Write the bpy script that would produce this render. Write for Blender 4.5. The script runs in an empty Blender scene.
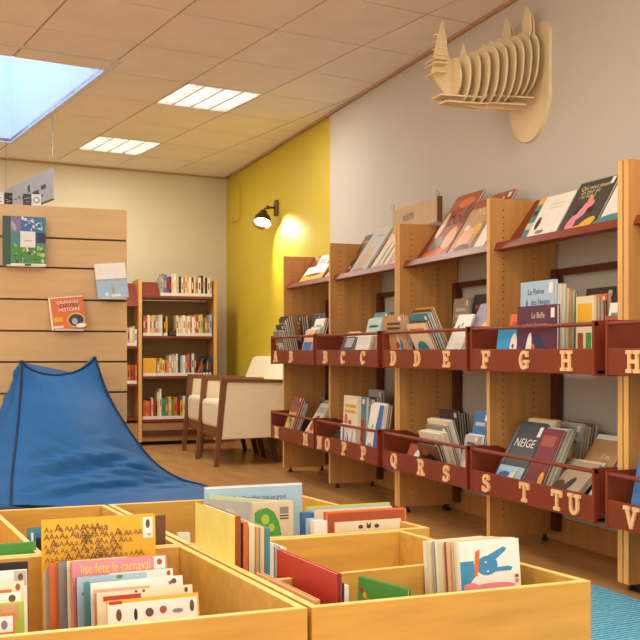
import bpy, bmesh, math, random
from mathutils import Vector, Matrix
R = random.Random(7)
S = bpy.context.scene
COL = S.collection

# ------------------------------------------------------------------ camera, world, exposure
FPX = 1000.0; CH = 0.82; HY = 352.0
AZ = math.atan(375 / FPX); SA, CA = math.sin(AZ), math.cos(AZ)
cam = bpy.data.objects.new('camera', bpy.data.cameras.new('camera')); COL.objects.link(cam)
cam.location = (0, 0, CH); cam.rotation_euler = (math.pi / 2, 0, -AZ)
cam.data.sensor_width = 36; cam.data.lens = 36 * FPX / 640; cam.data.shift_y = 32 / 640
cam.data.clip_start = 0.05
S.camera = cam
S.view_settings.view_transform = 'Standard'; S.view_settings.look = 'None'
S.view_settings.gamma = 1; S.view_settings.use_curve_mapping = False
S.view_settings.exposure = 0.68
W = bpy.data.worlds.new('world'); S.world = W; W.use_nodes = True
W.node_tree.nodes['Background'].inputs[0].default_value = (1.0, 0.945, 0.85, 1)
W.node_tree.nodes['Background'].inputs[1].default_value = 1.35

# plan helpers: where a sight line meets a real plane of the room (used only to read off real positions)
def pz(u, v, z):
    d = FPX * (CH - z) / (v - HY); l = (u - 320) / FPX * d
    return (d * SA + l * CA, d * CA - l * SA)
def yx(u, X):
    k = (u - 320) / FPX; return X * (CA - SA * k) / (SA + CA * k)
def xy(u, Y):
    k = (u - 320) / FPX; return Y * (SA + CA * k) / (CA - SA * k)
def dep(X, Y): return X * SA + Y * CA
def zz(v, X, Y): return CH - (v - HY) / FPX * dep(X, Y)
def reach(P, D, v):            # length along D from P at which the point reaches image height v
    # CH-(v-HY)/f*d = z  -> linear in t
    c = (v - HY) / FPX
    return (CH - c * dep(P[0], P[1]) - P[2]) / (D[2] + c * dep(D[0], D[1]))

# ------------------------------------------------------------------ materials
def lin(h):
    if isinstance(h, tuple): return h
    o = []
    for i in (0, 2, 4):
        c = int(h[i:i + 2], 16) / 255
        o.append(c / 12.92 if c <= .04045 else ((c + .055) / 1.055) ** 2.4)
    return tuple(o)
MC = {}
def mat(name, hexc, rough=.6, metal=0, noise=.06, nscale=12, bump=0, stretch=None, emit=0, coat=0, sheen=0, alpha=None):
    key = (name, hexc)
    if key in MC: return MC[key]
    m = bpy.data.materials.new(name); m.use_nodes = True; MC[key] = m
    nt = m.node_tree; b = nt.nodes['Principled BSDF']; L = nt.links.new
    c = lin(hexc)
    b.inputs['Roughness'].default_value = rough; b.inputs['Metallic'].default_value = metal
    b.inputs['Coat Weight'].default_value = coat; b.inputs['Sheen Weight'].default_value = sheen
    tc = nt.nodes.new('ShaderNodeTexCoord'); mp = nt.nodes.new('ShaderNodeMapping')
    nz = nt.nodes.new('ShaderNodeTexNoise'); rp = nt.nodes.new('ShaderNodeValToRGB')
    L(tc.outputs['Object'], mp.inputs['Vector']); L(mp.outputs['Vector'], nz.inputs['Vector'])
    if stretch: mp.inputs['Scale'].default_value = stretch
    nz.inputs['Scale'].default_value = nscale; nz.inputs['Detail'].default_value = 5
    e = rp.color_ramp.elements
    e[0].position = .3; e[1].position = .7
    e[0].color = tuple(x * (1 - noise) for x in c) + (1,); e[1].color = tuple(min(1, x * (1 + noise)) for x in c) + (1,)
    L(nz.outputs['Fac'], rp.inputs['Fac']); L(rp.outputs['Color'], b.inputs['Base Color'])
    if bump:
        bp = nt.nodes.new('ShaderNodeBump'); bp.inputs['Strength'].default_value = bump; bp.inputs['Distance'].default_value = .01
        L(nz.outputs['Fac'], bp.inputs['Height']); L(bp.outputs['Normal'], b.inputs['Normal'])
    if emit:
        b.inputs['Emission Color'].default_value = c + (1,); b.inputs['Emission Strength'].default_value = emit
    if alpha is not None: b.inputs['Alpha'].default_value = alpha
    return m
BEECH = mat('beech_veneer', 'C98F4E', .45, noise=.13, nscale=3, stretch=(9, 9, .8))
BEECH_EDGE = mat('beech_edge', 'E2B068', .45, noise=.1, nscale=3, stretch=(9, 9, .8))
BOXW = mat('box_beech', 'D2A24A', .42, noise=.12, nscale=3.5, stretch=(1.2, 9, 9))
BOXE = mat('box_beech_edge', 'EBC374', .42, noise=.1, nscale=3.5, stretch=(1.2, 9, 9))
SLAT = mat('slat_laminate', 'DDB67E', .4, noise=.05, nscale=3, stretch=(1, 1, 9))
GROOVE = mat('groove_dark', '6A4526', .7)
REDB = mat('red_brown_lacquer', '80341B', .38, noise=.05)
REDD = mat('red_brown_dark', '5E2A18', .45, noise=.05)
LETW = mat('letter_plywood', 'F0C58C', .6, noise=.06, nscale=30)
BLACK = mat('black_plastic', '1A1715', .5)
METAL = mat('brushed_metal', '8A8782', .35, metal=.9)
BRONZE = mat('bronze_metal', '5A4A38', .4, metal=.7)
PAGES = mat('page_paper', 'EFE6D2', .9, noise=.05, nscale=40, stretch=(1, 40, 1))
WALNUT = mat('walnut_frame', '7A4C2C', .4, noise=.12, nscale=5, stretch=(6, 6, 1))
CREAM = mat('cream_upholstery', 'EBDCBC', .8, noise=.03, nscale=60, bump=.1)
PLY = mat('birch_plywood', 'E6CFA2', .6, noise=.06, nscale=8, stretch=(6, 1, 1))
PLYE = mat('birch_plywood_edge', 'F2DFB4', .6, noise=.06, nscale=20)
COLS = dict(red='B8342A', darkred='7A2420', orange='E2702E', yellow='EDB32C', cream='E9DBB8', white='F2EEE4', grey='8C8884',
            darkgrey='454340', black='22201F', blue='3C76B4', lightblue='A9C8DC', navy='2B3760', teal='4C8C94', green='4C9A44',
            darkgreen='35584A', brown='6B4630', tan='C79C6C', pink='E58E9C', purple='5D2F4C', peach='EBB890', aqua='B9D6D2', lime='A8C63C',
            sepia='B9A486', rust='A8502E', mauve='8C7A9A', skyblue='2FA0DC', yellowgreen='D3CE3C', beige='D8C7A2', palegreen='C7D0A8', silver='B4B2AC')
NICE = dict(darkred='dark red', darkgrey='dark grey', lightblue='light blue', darkgreen='dark green', skyblue='sky blue', yellowgreen='yellow green', palegreen='pale green', aqua='pale aqua', rust='rust red', sepia='sepia brown', silver='silver grey', mauve='dull mauve')
def nice(c): return NICE.get(c, c)
def cm(c): return mat('cover_' + c, COLS.get(c, c), .42, noise=.04, nscale=25)

# ------------------------------------------------------------------ mesh builder
class MB:
    def __init__(s): s.v = []; s.f = []; s.m = []; s.mats = []
    def mi(s, m):
        if m not in s.mats: s.mats.append(m)
        return s.mats.index(m)
    def add(s, vs, fs, m):
        o = len(s.v); k = s.mi(m); s.v += [tuple(v) for v in vs]
        for f in fs: s.f.append(tuple(o + i for i in f)); s.m.append(k)
        return s
    def box(s, a, b, m, top=None):
        x0, y0, z0 = a; x1, y1, z1 = b
        vs = [(x0, y0, z0), (x1, y0, z0), (x1, y1, z0), (x0, y1, z0), (x0, y0, z1), (x1, y0, z1), (x1, y1, z1), (x0, y1, z1)]
        s.add(vs, [(0, 3, 2, 1), (0, 1, 5, 4), (1, 2, 6, 5), (2, 3, 7, 6), (3, 0, 4, 7)], m)
        s.add(vs[4:], [(0, 1, 2, 3)], top or m); return s
    def prism(s, poly, z0, z1, m, top=None):   # poly in XY, counter-clockwise
        n = len(poly)
        vs = [(x, y, z0) for x, y in poly] + [(x, y, z1) for x, y in poly]
        s.add(vs, [tuple(range(n - 1, -1, -1))] + [(i, (i + 1) % n, n + (i + 1) % n, n + i) for i in range(n)], m)
        s.add(vs[n:], [tuple(range(n))], top or m); return s
    def slab(s, poly, fn, t0, t1, m, edge=None):    # poly in a plane mapped by fn(a,b,t) -> xyz
        n = len(poly)
        vs = [fn(a, b, t0) for a, b in poly] + [fn(a, b, t1) for a, b in poly]
        s.add(vs, [tuple(range(n - 1, -1, -1)), tuple(range(n, 2 * n))], m)
        s.add(vs, [(i, (i + 1) % n, n + (i + 1) % n, n + i) for i in range(n)], edge or m); return s
    def tube(s, pts, r, m, n=10, r2=None, caps=True):
        P = [Vector(p) for p in pts]; rings = []
        for i, p in enumerate(P):
            d = (P[min(i + 1, len(P) - 1)] - P[max(i - 1, 0)]).normalized()
            up = Vector((0, 0, 1)) if abs(d.z) < .9 else Vector((1, 0, 0))
            a = d.cross(up).normalized(); b = a.cross(d)
            rr = r if r2 is None else r + (r2 - r) * i / (len(P) - 1)
            rings.append([p + a * math.cos(2 * math.pi * k / n) * rr + b * math.sin(2 * math.pi * k / n) * rr for k in range(n)])
        vs = [q for g in rings for q in g]; fs = []
        for i in range(len(P) - 1):
            for k in range(n): fs.append((i * n + k, i * n + (k + 1) % n, (i + 1) * n + (k + 1) % n, (i + 1) * n + k))
        if caps: fs += [tuple(range(n - 1, -1, -1)), tuple((len(P) - 1) * n + k for k in range(n))]
        return s.add(vs, fs, m)
    def lathe(s, prof, org, axis, m, n=24):
        ax = Vector(axis).normalized(); up = Vector((0, 0, 1)) if abs(ax.z) < .9 else Vector((1, 0, 0))
        a = ax.cross(up).normalized(); b = a.cross(ax); o = Vector(org)
        vs = [o + ax * h + (a * math.cos(2 * math.pi * k / n) + b * math.sin(2 * math.pi * k / n)) * r for r, h in prof for k in range(n)]
        fs = [(i * n + k, i * n + (k + 1) % n, (i + 1) * n + (k + 1) % n, (i + 1) * n + k) for i in range(len(prof) - 1) for k in range(n)]
        return s.add(vs, fs, m)
    def build(s, name, parent=None, bevel=0, smooth=False, M=None, fix=True):
        me = bpy.data.meshes.new(name); me.from_pydata(s.v, [], s.f)
        for m in s.mats: me.materials.append(m)
        me.polygons.foreach_set('material_index', s.m)
        bm = bmesh.new(); bm.from_mesh(me)
        if fix: bmesh.ops.remove_doubles(bm, verts=bm.verts, dist=1e-6); bmesh.ops.recalc_face_normals(bm, faces=bm.faces)
        if smooth:
            for f in bm.faces: f.smooth = True
        bm.to_mesh(me); bm.free()
        o = bpy.data.objects.new(name, me); COL.objects.link(o)
        if M is not None: o.matrix_local = M
        if parent: o.parent = parent
        if bevel:
            b = o.modifiers.new('bevel', 'BEVEL'); b.width = bevel; b.segments = 2; b.limit_method = 'ANGLE'
        return o
def thing(name, label, cat, M=None, group=None):
    o = bpy.data.objects.new(name, None); COL.objects.link(o); o.empty_display_size = .05
    if M is not None: o.matrix_world = M
    tag(o, label, cat, group); return o
USED = {}
def tag(o, label, cat, group=None):
    if len(label.split()) > 16: print('LONG', len(label.split()), label)
    if label in USED: print('DUPLABEL', label)
    USED[label] = 1
    o['label'] = label; o['category'] = cat
    if group: o['group'] = group
    return o
def struct(o): o['kind'] = 'structure'; return o
def T(x, y, z): return Matrix.Translation((x, y, z))
def lbl(o, l): o['label'] = l; return o

# ------------------------------------------------------------------ structure
GA = math.radians(9.7716)                       # the ceiling grid and back wall are turned against the right wall
gx = Vector((math.cos(GA), math.sin(GA))); gy = Vector((-math.sin(GA), math.cos(GA)))
def g2w(a, b): p = gx * a + gy * b; return (p.x, p.y)
ZC = 2.48; WX = 2.51
def floor_mat():
    m = mat('floor_laminate', 'C08C52', .25, noise=.14, nscale=2.2, stretch=(5, .9, 1)); return m
b = MB(); b.box((-6, -3, -.05), (WX + .15, 11, 0), floor_mat()); struct(b.build('floor'))
CEIL = mat('ceiling_tile', 'F2EEE8', .9, noise=.03, nscale=5)
CGRID = mat('ceiling_joint', 'B89A78', .8)
# ceiling tiles: one mesh, thin joints between tiles, opening for the skylight and openings for the troffers
def gl(k): return 1.35 + .53 * k - .53 * 12
XS = [1.88 + .53 * k for k in range(-14, 6)]; YS = [5.15 + .585 * k for k in range(-14, 9)]
def ij(a, bb): return (round((a - 1.88) / .53) + 14, round((bb - 5.15) / .585) + 14)
sky = {(i, j) for i in range(11, 14) for j in range(15, 19)}   # cells x' .29..1.88
tro = [(15, 15), (15, 18), (12, 7), (12, 10), (9, 17), (9, 13), (9, 10), (6, 16), (6, 12), (12, 4), (14, 6), (9, 7)]
tro = [(a, c) for a, c in tro]
ceil = MB(); lw = .006
def inside(p): return p[0] < WX + .1
for i in range(len(XS) - 1):
    for j in range(len(YS) - 1):
        if (i, j) in sky or (i, j) in tro: continue
        x0, x1, y0, y1 = XS[i], XS[i + 1], YS[j], YS[j + 1]
        q = [(x0 + lw, y0 + lw), (x1 - lw, y0 + lw), (x1 - lw, y1 - lw), (x0 + lw, y1 - lw)]
        w = [g2w(*p) for p in q]
        if min(p[0] for p in w) > WX + .02: continue
        ceil.prism(w, ZC, ZC + .02, CEIL)
        o = [g2w(*p) for p in [(x0, y0), (x1, y0), (x1, y1), (x0, y1)]]
        ceil.prism(o, ZC + .006, ZC + .03, CGRID)
struct(ceil.build('ceiling', fix=False))
# ceiling edge bead along the right wall
WALLW = mat('wall_paint_white', 'CBC4B8', .85, noise=.02, nscale=3, bump=.03)
WALLB = mat('wall_paint_cream', 'DDD2B6', .85, noise=.02, nscale=3, bump=.03)
WALLY = mat('wall_paint_yellow', 'CDB52C', .55, noise=.03, nscale=3, bump=.03)
ysplit = yx(330, WX); YC = 9.24
b = MB(); b.box((WX, -3, 0), (WX + .12, ysplit, ZC + .02), WALLW); struct(b.build('wall_right'))
b = MB(); b.box((WX + .004, ysplit, 0), (WX + .12, YC + .4, ZC + .02), WALLY); struct(b.build('wall_right_far'))
bw0 = Vector((2.53, 9.245)); bwd = Vector((-.9909, -.135)).normalized()
def backp(t, off): n = Vector((-bwd.y, bwd.x)); n = n if n.y > 0 else -n; return tuple(bw0 + bwd * t + n * off)
b = MB(); b.prism([backp(7.0, 0), backp(-.2, 0), backp(-.2, .12), backp(7.0, .12)], 0, ZC + .02, WALLB); struct(b.build('wall_back'))
b = MB(); b.box((-4.6, 2.5, 0), (-4.48, 9, ZC + .02), WALLB); struct(b.build('wall_left'))
b = MB(); b.box((WX - .012, -2, 0), (WX, ysplit, .1), BEECH); b.box((WX - .012, ysplit, 0), (WX, 9.2, .1), BEECH); struct(b.build('baseboard_right'))
b = MB(); b.prism([backp(7.0, -.012), backp(0.02, -.012), backp(0.02, 0), backp(7.0, 0)], 0, .08, BEECH); struct(b.build('baseboard_back'))
b = MB(); b.box((WX - .02, -2, ZC - .016), (WX, 9.2, ZC), CGRID); struct(b.build('trim_1'))
b = MB(); b.prism([backp(7.0, -.02), backp(0.02, -.02), backp(0.02, 0), backp(7.0, 0)], ZC - .016, ZC, CGRID); struct(b.build('trim_2'))
# skylight well
WELL = mat('skylight_well_paint', 'DCE6F0', .8, noise=.02)
SKYG = mat('skylight_glass', 'A9CBF2', .3, emit=2.3)
sx0, sx1, sy0, sy1 = XS[11], XS[14], YS[15], YS[19]
sy0 = 5.54
b = MB()
zt = ZC + .75
o = [g2w(*p) for p in ((sx0, sy0), (sx1, sy0), (sx1, sy1), (sx0, sy1))]; oo = [g2w(*p) for p in ((sx0 - .04, sy0 - .04), (sx1 + .04, sy0 - .04), (sx1 + .04, sy1 + .04), (sx0 - .04, sy1 + .04))]
for k in range(4):
    p, q, P_, Q_ = o[k], o[(k + 1) % 4], oo[k], oo[(k + 1) % 4]
    b.prism([p, q, Q_, P_], ZC - .002, zt, WELL)
struct(b.build('window_1', fix=False))
b = MB(); b.prism(oo, zt, zt + .02, SKYG); b.prism([g2w(*p) for p in ((sx0, 5.735), (sx0, 5.735 + .02), (sx0 + .01, 5.735))], zt - .01, zt, WELL)
struct(b.build('window_2'))
# gap strip between first cell row edge and the skylight edge
# cable cover on the yellow wall
b = MB(); yA, yB = yx(232, WX), yx(240, WX); z0, z1 = zz(223, WX, yA), zz(190, WX, yA)
b.box((WX - .012, yB, z0), (WX + .004, yA, z1), WALLY); o = b.build('wall_panel_cover', bevel=.003); tag(o, 'flat rectangular access panel painted yellow, high on the yellow wall', 'panel')

# troffers
LITE = mat('lamp_diffuser_lit', 'FFFBF4', .5, emit=5.5)
LOUV = mat('louvre_metal', 'D4D2CE', .35, noise=.02)
for n, (i, j) in enumerate(tro):
    x0, x1, y0, y1 = XS[i], XS[i + 1], YS[j], YS[j + 1]
    seen = n in (0, 1)
    M = Matrix.Translation((*g2w((x0 + x1) / 2, (y0 + y1) / 2), ZC)) @ Matrix.Rotation(GA, 4, 'Z')
    lab = ['bright square louvred ceiling light, the nearer of the two in view', 'dimmer square louvred ceiling light near the back wall'][n] if seen else 'square louvred ceiling light outside the picture, row %s column %s' % (('first','second','third','fourth','fifth','sixth','seventh','eighth','ninth','tenth','eleventh','twelfth','thirteenth','fourteenth')[n], 'abcdefghijklmnop'[n])
    if not seen: lab = 'square louvred ceiling light beyond the picture edge'
    t = thing('ceiling_light', 'x' + str(n), 'ceiling light', M, 'louvred ceiling lights'); t['label'] = lab
    hx, hy = .265, .2925
    b = MB()
    for (a, c) in (((-hx, -hy, 0), (hx, -hy + .014, .09)), ((-hx, hy - .014, 0), (hx, hy, .09)), ((-hx, -hy, 0), (-hx + .014, hy, .09)), ((hx - .014, -hy, 0), (hx, hy, .09))): b.box(a, c, LOUV)
    b.box((-hx, -hy, .09), (hx, hy, .1), LOUV); b.build('frame', t, fix=False)
    b = MB()
    for k in range(1, 4): X = -hx + 2 * hx * k / 4; b.box((X - .006, -hy + .014, .004), (X + .006, hy - .014, .035), LOUV)
    for k in range(1, 9): Y = -hy + 2 * hy * k / 9; b.box((-hx + .014, Y - .0015, .008), (hx - .014, Y + .0015, .035), LOUV)
    b.build('louvre', t, fix=False)
    for k in range(4):
        X = -hx + 2 * hx * (k + .5) / 4; b = MB(); b.tube([(X, -hy + .03, .065), (X, hy - .03, .065)], .012, LITE); b.build('tube_lamp', t)
    l = bpy.data.lights.new('troffer_light', 'AREA'); l.shape = 'RECTANGLE'; l.size = .5; l.size_y = .55; l.energy = 11; l.color = (1, .93, .80)
    lo = bpy.data.objects.new('lamp_light', l); COL.objects.link(lo); lo.parent = t; lo.location = (0, 0, -.002)

# ------------------------------------------------------------------ wall bookcases
FX = 2.17; PX2 = 2.50; HT = 1.475; BX = 2.075
LST = {}   # letter strokes on a 0..1 grid (a right, b up)
def arc(cx, cy, rx, ry, a0, a1, n=10): return [(cx + rx * math.cos(math.radians(a0 + (a1 - a0) * i / n)), cy + ry * math.sin(math.radians(a0 + (a1 - a0) * i / n))) for i in range(n + 1)]
sf = lambda x, y, w=.17: [(x - w, y), (x + w, y)]
LT = {
 'A': [[(.14, .05), (.5, .97)], [(.5, .97), (.86, .05)], [(.28, .36), (.72, .36)], sf(.14, .05), sf(.86, .05)],
 'B': [[(.25, .05), (.25, .95)], [(.1, .95), (.5, .95)] + arc(.5, .74, .24, .21, 90, -90) + [(.25, .53)], [(.25, .53), (.55, .53)] + arc(.55, .29, .27, .24, 90, -90) + [(.1, .05)]],
 'C': [arc(.52, .5, .36, .44, 50, 310, 18), [(.8, .95), (.8, .7)]],
 'D': [[(.25, .05), (.25, .95)], [(.08, .95), (.45, .95)] + arc(.45, .5, .36, .45, 90, -90, 14) + [(.08, .05)]],
 'E': [[(.25, .05), (.25, .95)], [(.08, .95), (.82, .95)], [(.25, .5), (.62, .5)], [(.08, .05), (.85, .05)], [(.82, .95), (.82, .75)], [(.85, .05), (.85, .27)], [(.62, .4), (.62, .6)]],
 'F': [[(.28, .05), (.28, .95)], [(.1, .95), (.85, .95)], [(.28, .5), (.62, .5)], sf(.28, .05, .2), [(.85, .95), (.85, .73)], [(.62, .4), (.62, .6)]],
 'G': [arc(.5, .5, .36, .44, 50, 300, 18) + [(.78, .12), (.78, .42)], [(.55, .42), (.92, .42)], [(.8, .95), (.8, .72)]],
 'H': [[(.22, .05), (.22, .95)], [(.78, .05), (.78, .95)], [(.22, .5), (.78, .5)], sf(.22, .05), sf(.22, .95), sf(.78, .05), sf(.78, .95)],
 'M': [[(.18, .05), (.18, .95)], [(.82, .05), (.82, .95)], [(.18, .95), (.5, .35)], [(.5, .35), (.82, .95)], sf(.18, .05), sf(.82, .05), [(.04, .95), (.22, .95)], [(.78, .95), (.96, .95)]],
 'N': [[(.2, .05), (.2, .95)], [(.8, .05), (.8, .95)], [(.2, .95), (.8, .05)], sf(.2, .05), sf(.8, .95), [(.04, .95), (.22, .95)]],
 'O': [arc(.5, .5, .36, .44, 0, 360, 24)],
 'P': [[(.28, .05), (.28, .95)], [(.1, .95), (.52, .95)] + arc(.52, .69, .28, .26, 90, -90) + [(.28, .43)], sf(.28, .05, .2)],
 'Q': [arc(.5, .54, .36, .4, 0, 360, 24), [(.45, .25), (.85, .02)]],
 'R': [[(.25, .05), (.25, .95)], [(.08, .95), (.52, .95)] + arc(.52, .72, .25, .23, 90, -90) + [(.25, .49)], [(.5, .49), (.82, .05)], sf(.25, .05), [(.74, .05), (.97, .05)]],
 'S': [arc(.5, .72, .28, .22, 40, 230, 10) + arc(.5, .28, .3, .23, 80, -140, 12), [(.76, .95), (.76, .75)], [(.2, .05), (.2, .26)]],
 'T': [[(.5, .05), (.5, .95)], [(.1, .95), (.9, .95)], [(.12, .95), (.12, .73)], [(.88, .95), (.88, .73)], sf(.5, .05, .2)],
 'U': [[(.2, .95), (.2, .35)] + arc(.5, .35, .3, .3, 180, 360, 12) + [(.8, .95)], sf(.2, .95), sf(.8, .95)],
 'V': [[(.16, .95), (.5, .05)], [(.5, .05), (.84, .95)], sf(.16, .95), sf(.84, .95)]}
def letter(ch, Y, z, h, parent, X):
    w = h * 1.0; sw = h * .092; b = MB(); kk = 0
    fn = lambda a, c, t: (X - t, Y - (a - .5) * w, z + (c - .5) * h)
    for st in LT[ch]:
        for i in range(len(st) - 1):
            p, q = Vector((st[i][0] * w, st[i][1] * h)), Vector((st[i + 1][0] * w, st[i + 1][1] * h)); d = (q - p)
            if d.length < 1e-6: continue
            d.normalize(); n = Vector((-d.y, d.x)) * sw; e = d * sw * .55
            poly = [p - n - e, q - n + e, q + n + e, p + n - e]
            kk += 1; b.slab([(c.x / w, c.y / h) for c in poly], fn, -.001, .007 + kk * .00012, LETW)
    return b.build('letter', parent, fix=False)
def panel(y0, y1, parent):
    b = MB(); b.box((FX, y0, .03), (PX2, y1, HT), BEECH)
    b.box((FX - .0015, y0, .03), (FX + .001, y1, HT), BEECH_EDGE)
    # rows of shelf pin holes on both faces
    for X in (2.235, 2.385):
        for k in range(46):
            z = .12 + k * .029
            for yy in (y0 - .0006, y1 + .0006): b.box((X - .0028, yy - .0004, z - .0028), (X + .0028, yy + .0004, z + .0028), BLACK)
    o = b.build('side_panel', parent, fix=False)
    for X in (FX + .05, PX2 - .05):
        f = MB(); f.lathe([(.012, 0), (.015, .003), (.015, .008), (.008, .014), (.008, .03)], (X, (y0 + y1) / 2, 0), (0, 0, 1), BLACK, 14)
        f.build('foot', o)
def bay(y0, y1, parent, lets_up, lets_lo):   # y0 < y1 between the inner faces of the panels
    b = MB(); b.box((2.478, y0, 1.150), (2.498, y1, 1.178), REDD);
    b.build('back_rail', parent)
    b = MB(); b.box((2.47, y1 - .045, .045), (2.5, y1, 1.178), REDD); b.build('back_post', parent)
    # sloping display shelf
    d = MB()
    prof = [(2.185, 1.254), (2.20, 1.285), (2.205, 1.284), (2.195, 1.264), (2.235, 1.262), (2.395, 1.475), (2.402, 1.469), (2.246, 1.252), (2.212, 1.249)]
    d.slab(prof, lambda a, c, t: (a, y0 + .003 + (y1 - y0 - .006) * t, c), 0, 1, REDB); d.build('display_shelf', parent)
    for z, lets, nm in ((.742, lets_up, 'u'), (.237, lets_lo, 'l')):
        e = bpy.data.objects.new('book_bin', None); COL.objects.link(e); e.parent = parent; e.location = (0, 0, 0); e.empty_display_size = .05
        Y0, Y1 = y0 + .002, y1 - .002
        b = MB(); b.box((BX, Y0 + .004, z), (BX + .012, Y1 - .004, z + .09), REDB); b.build('front_panel', e, bevel=.002)
        b = MB(); b.tube([(BX + .008, Y0, z + .174), (BX + .008, Y1, z + .174)], .008, REDB, 10); b.build('rail', e, smooth=False)
        b = MB(); b.box((BX + .012, Y0, z + .004), (2.46, Y1, z + .014), REDD); b.build('shelf_floor', e)
        for yy in (Y0, Y1 - .012):
            b = MB(); pr = [(BX - .002, z - .003), (2.40, z - .003), (2.40, z + .10), (2.2, z + .186), (BX - .002, z + .186)]
            b.slab(pr, lambda a, c, t: (a, yy + .012 * t, c), 0, 1, REDB); b.build('end_panel', e)
        for ch, u in lets: letter(ch, yx(u, BX), z + .047, .068, e, BX)
PA = [6.509, 5.632, 4.687, 4.655, 3.753, 2.864, 2.812]; TH = .026
u1 = thing('wall_bookcase', 'beech bookcase with bins lettered A to C and M to P, nearest the yellow wall', 'bookcase', None, 'beech bookcases along the right wall')
u2 = thing('wall_bookcase', 'beech bookcase with red-brown bins lettered D to H above and Q to U below', 'bookcase', None, 'beech bookcases along the right wall')
u3 = thing('wall_bookcase', 'beech bookcase with bins lettered H and V, cut by the right picture edge', 'bookcase', None, 'beech bookcases along the right wall')
for y, p in ((6.509, u1), (5.632, u1), (4.687, u1), (4.655, u2), (3.753, u2), (2.864, u2), (2.832, u3), (1.93, u3)): panel(y - TH, y, p)
UP = [[('A', 276), ('B', 291.5)], [('B', 326), ('C', 343.5), ('C', 363.5)], [('D', 394), ('D', 418), ('E', 447)], [('F', 486.5), ('G', 525), ('H', 567)], [('H', 634)]]
LO = [[('M', 277), ('M', 306)], [('N', 320), ('O', 328), ('P', 344.7), ('P', 364)], [('Q', 394.5), ('R', 421.5), ('S', 447)], [('S', 487), ('T', 525), ('T', 557.5), ('U', 575)], [('V', 632)]]
BY = [(5.632, 6.483, u1), (4.687, 5.606, u1), (3.753, 4.629, u2), (2.864, 3.727, u2), (1.93, 2.806, u3)]
for k, (a, c, p) in enumerate(BY): bay(a, c, p, UP[k], LO[k])

# ------------------------------------------------------------------ books
def tmesh(txt, size):
    cu = bpy.data.curves.new('t', 'FONT'); cu.body = txt; cu.size = size; cu.align_x = 'LEFT'; cu.resolution_u = 2
    ob = bpy.data.objects.new('t', cu); me = bpy.data.meshes.new_from_object(ob)
    vs = [tuple(v.co) for v in me.vertices]; fs = [tuple(p.vertices) for p in me.polygons]
    bpy.data.objects.remove(ob); bpy.data.meshes.remove(me); bpy.data.curves.remove(cu)
    return vs, fs
def ell(cx, cy, rx, ry, rot=0, n=18):
    c, s = math.cos(rot), math.sin(rot)
    return [(cx + rx * math.cos(2 * math.pi * k / n) * c - ry * math.sin(2 * math.pi * k / n) * s, cy + rx * math.cos(2 * math.pi * k / n) * s + ry * math.sin(2 * math.pi * k / n) * c) for k in range(n)]
def rc(x0, y0, x1, y1): return [(x0, y0), (x1, y0), (x1, y1), (x0, y1)]
def auto_art(c, w, h, rr):
    pal = ['white', 'cream', 'darkgrey', 'brown', 'orange', 'teal', 'blue', 'red', 'yellow', 'beige']
    pal = [p for p in pal if p != c]; A = []
    if rr.random() < .5: A.append((rc(.08, .1, .92, .62), rr.choice(pal)))
    for _ in range(rr.randint(4, 8)): A.append((ell(rr.uniform(.2, .8), rr.uniform(.15, .55), rr.uniform(.05, .16), rr.uniform(.03, .12), rr.uniform(0, 3)), rr.choice(pal)))
    cc = rr.choice(pal); y = .8
    for ln in range(rr.randint(1, 2)):
        x = rr.uniform(.12, .25)
        while x < .8:
            q = rr.uniform(.03, .06); A.append((rc(x, y, x + q, y + .05), cc)); x += q + .02
        y -= .09
    A.append((rc(.8, .88, .93, .96), 'white'))
    return A
BN = [0]
def book(M, w, h, t, col, label, art='auto', text=(), name='picture_book', group=None, cover2=None, spinecol=None, pages=None, hard=True):
    """local frame: x along the cover from the spine (0..w), z up (0..h), thickness y (0..t); the front cover looks to -y"""
    BN[0] += 1; rr = random.Random(BN[0])
    root = thing(name, label, 'book', M, group)
    bt = min(.0028, t * .2); c = cm(col); sc = cm(spinecol) if spinecol else c; b = MB()
    b.box((0, 0, 0), (w, bt, h), c); b.box((0, t - bt, 0), (w, t, h), cm(cover2) if cover2 else c); b.box((0, bt, 0), (bt, t - bt, h), sc)
    b.build('cover', root, fix=False)
    b = MB(); b.box((bt, bt, .003), (w - .004, t - bt, h - .003), pages or PAGES); b.build('pages', root, fix=False)
    if art == 'auto': art = auto_art(col, w, h, rr)
    if art or text:
        b = MB(); lay = .0004
        for poly, ac in art or ():
            vs = [(x * w, -lay, y * h) for x, y in poly]; b.add(vs, [tuple(range(len(vs)))], cm(ac)); lay += .00012
        for txt, x, y, size, tcn, *xm in text:
            vs, fs = tmesh(txt, size * w); lay += .0001
            mx = max((v[0] for v in vs), default=0); lim = ((xm[0] if xm else 1) - x) * w * .97; sq = min(1, lim / mx) if mx else 1
            b.add([(x * w + v[0] * sq, -lay, y * h + v[1]) for v in vs], fs, cm(tcn))
        b.build('cover_print', root, fix=False)
    return root
def Mx(X, Y, Z, yaw, lean=0, roll=0):   # lean>0: top away from the viewer of the cover
    return T(X, Y, Z) @ Matrix.Rotation(math.radians(yaw), 4, 'Z') @ Matrix.Rotation(math.radians(-lean), 4, 'X') @ Matrix.Rotation(math.radians(-roll), 4, 'Y')
ORD = ['just behind', 'second behind', 'third behind', 'fourth behind', 'fifth behind', 'sixth behind', 'seventh behind']
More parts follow.
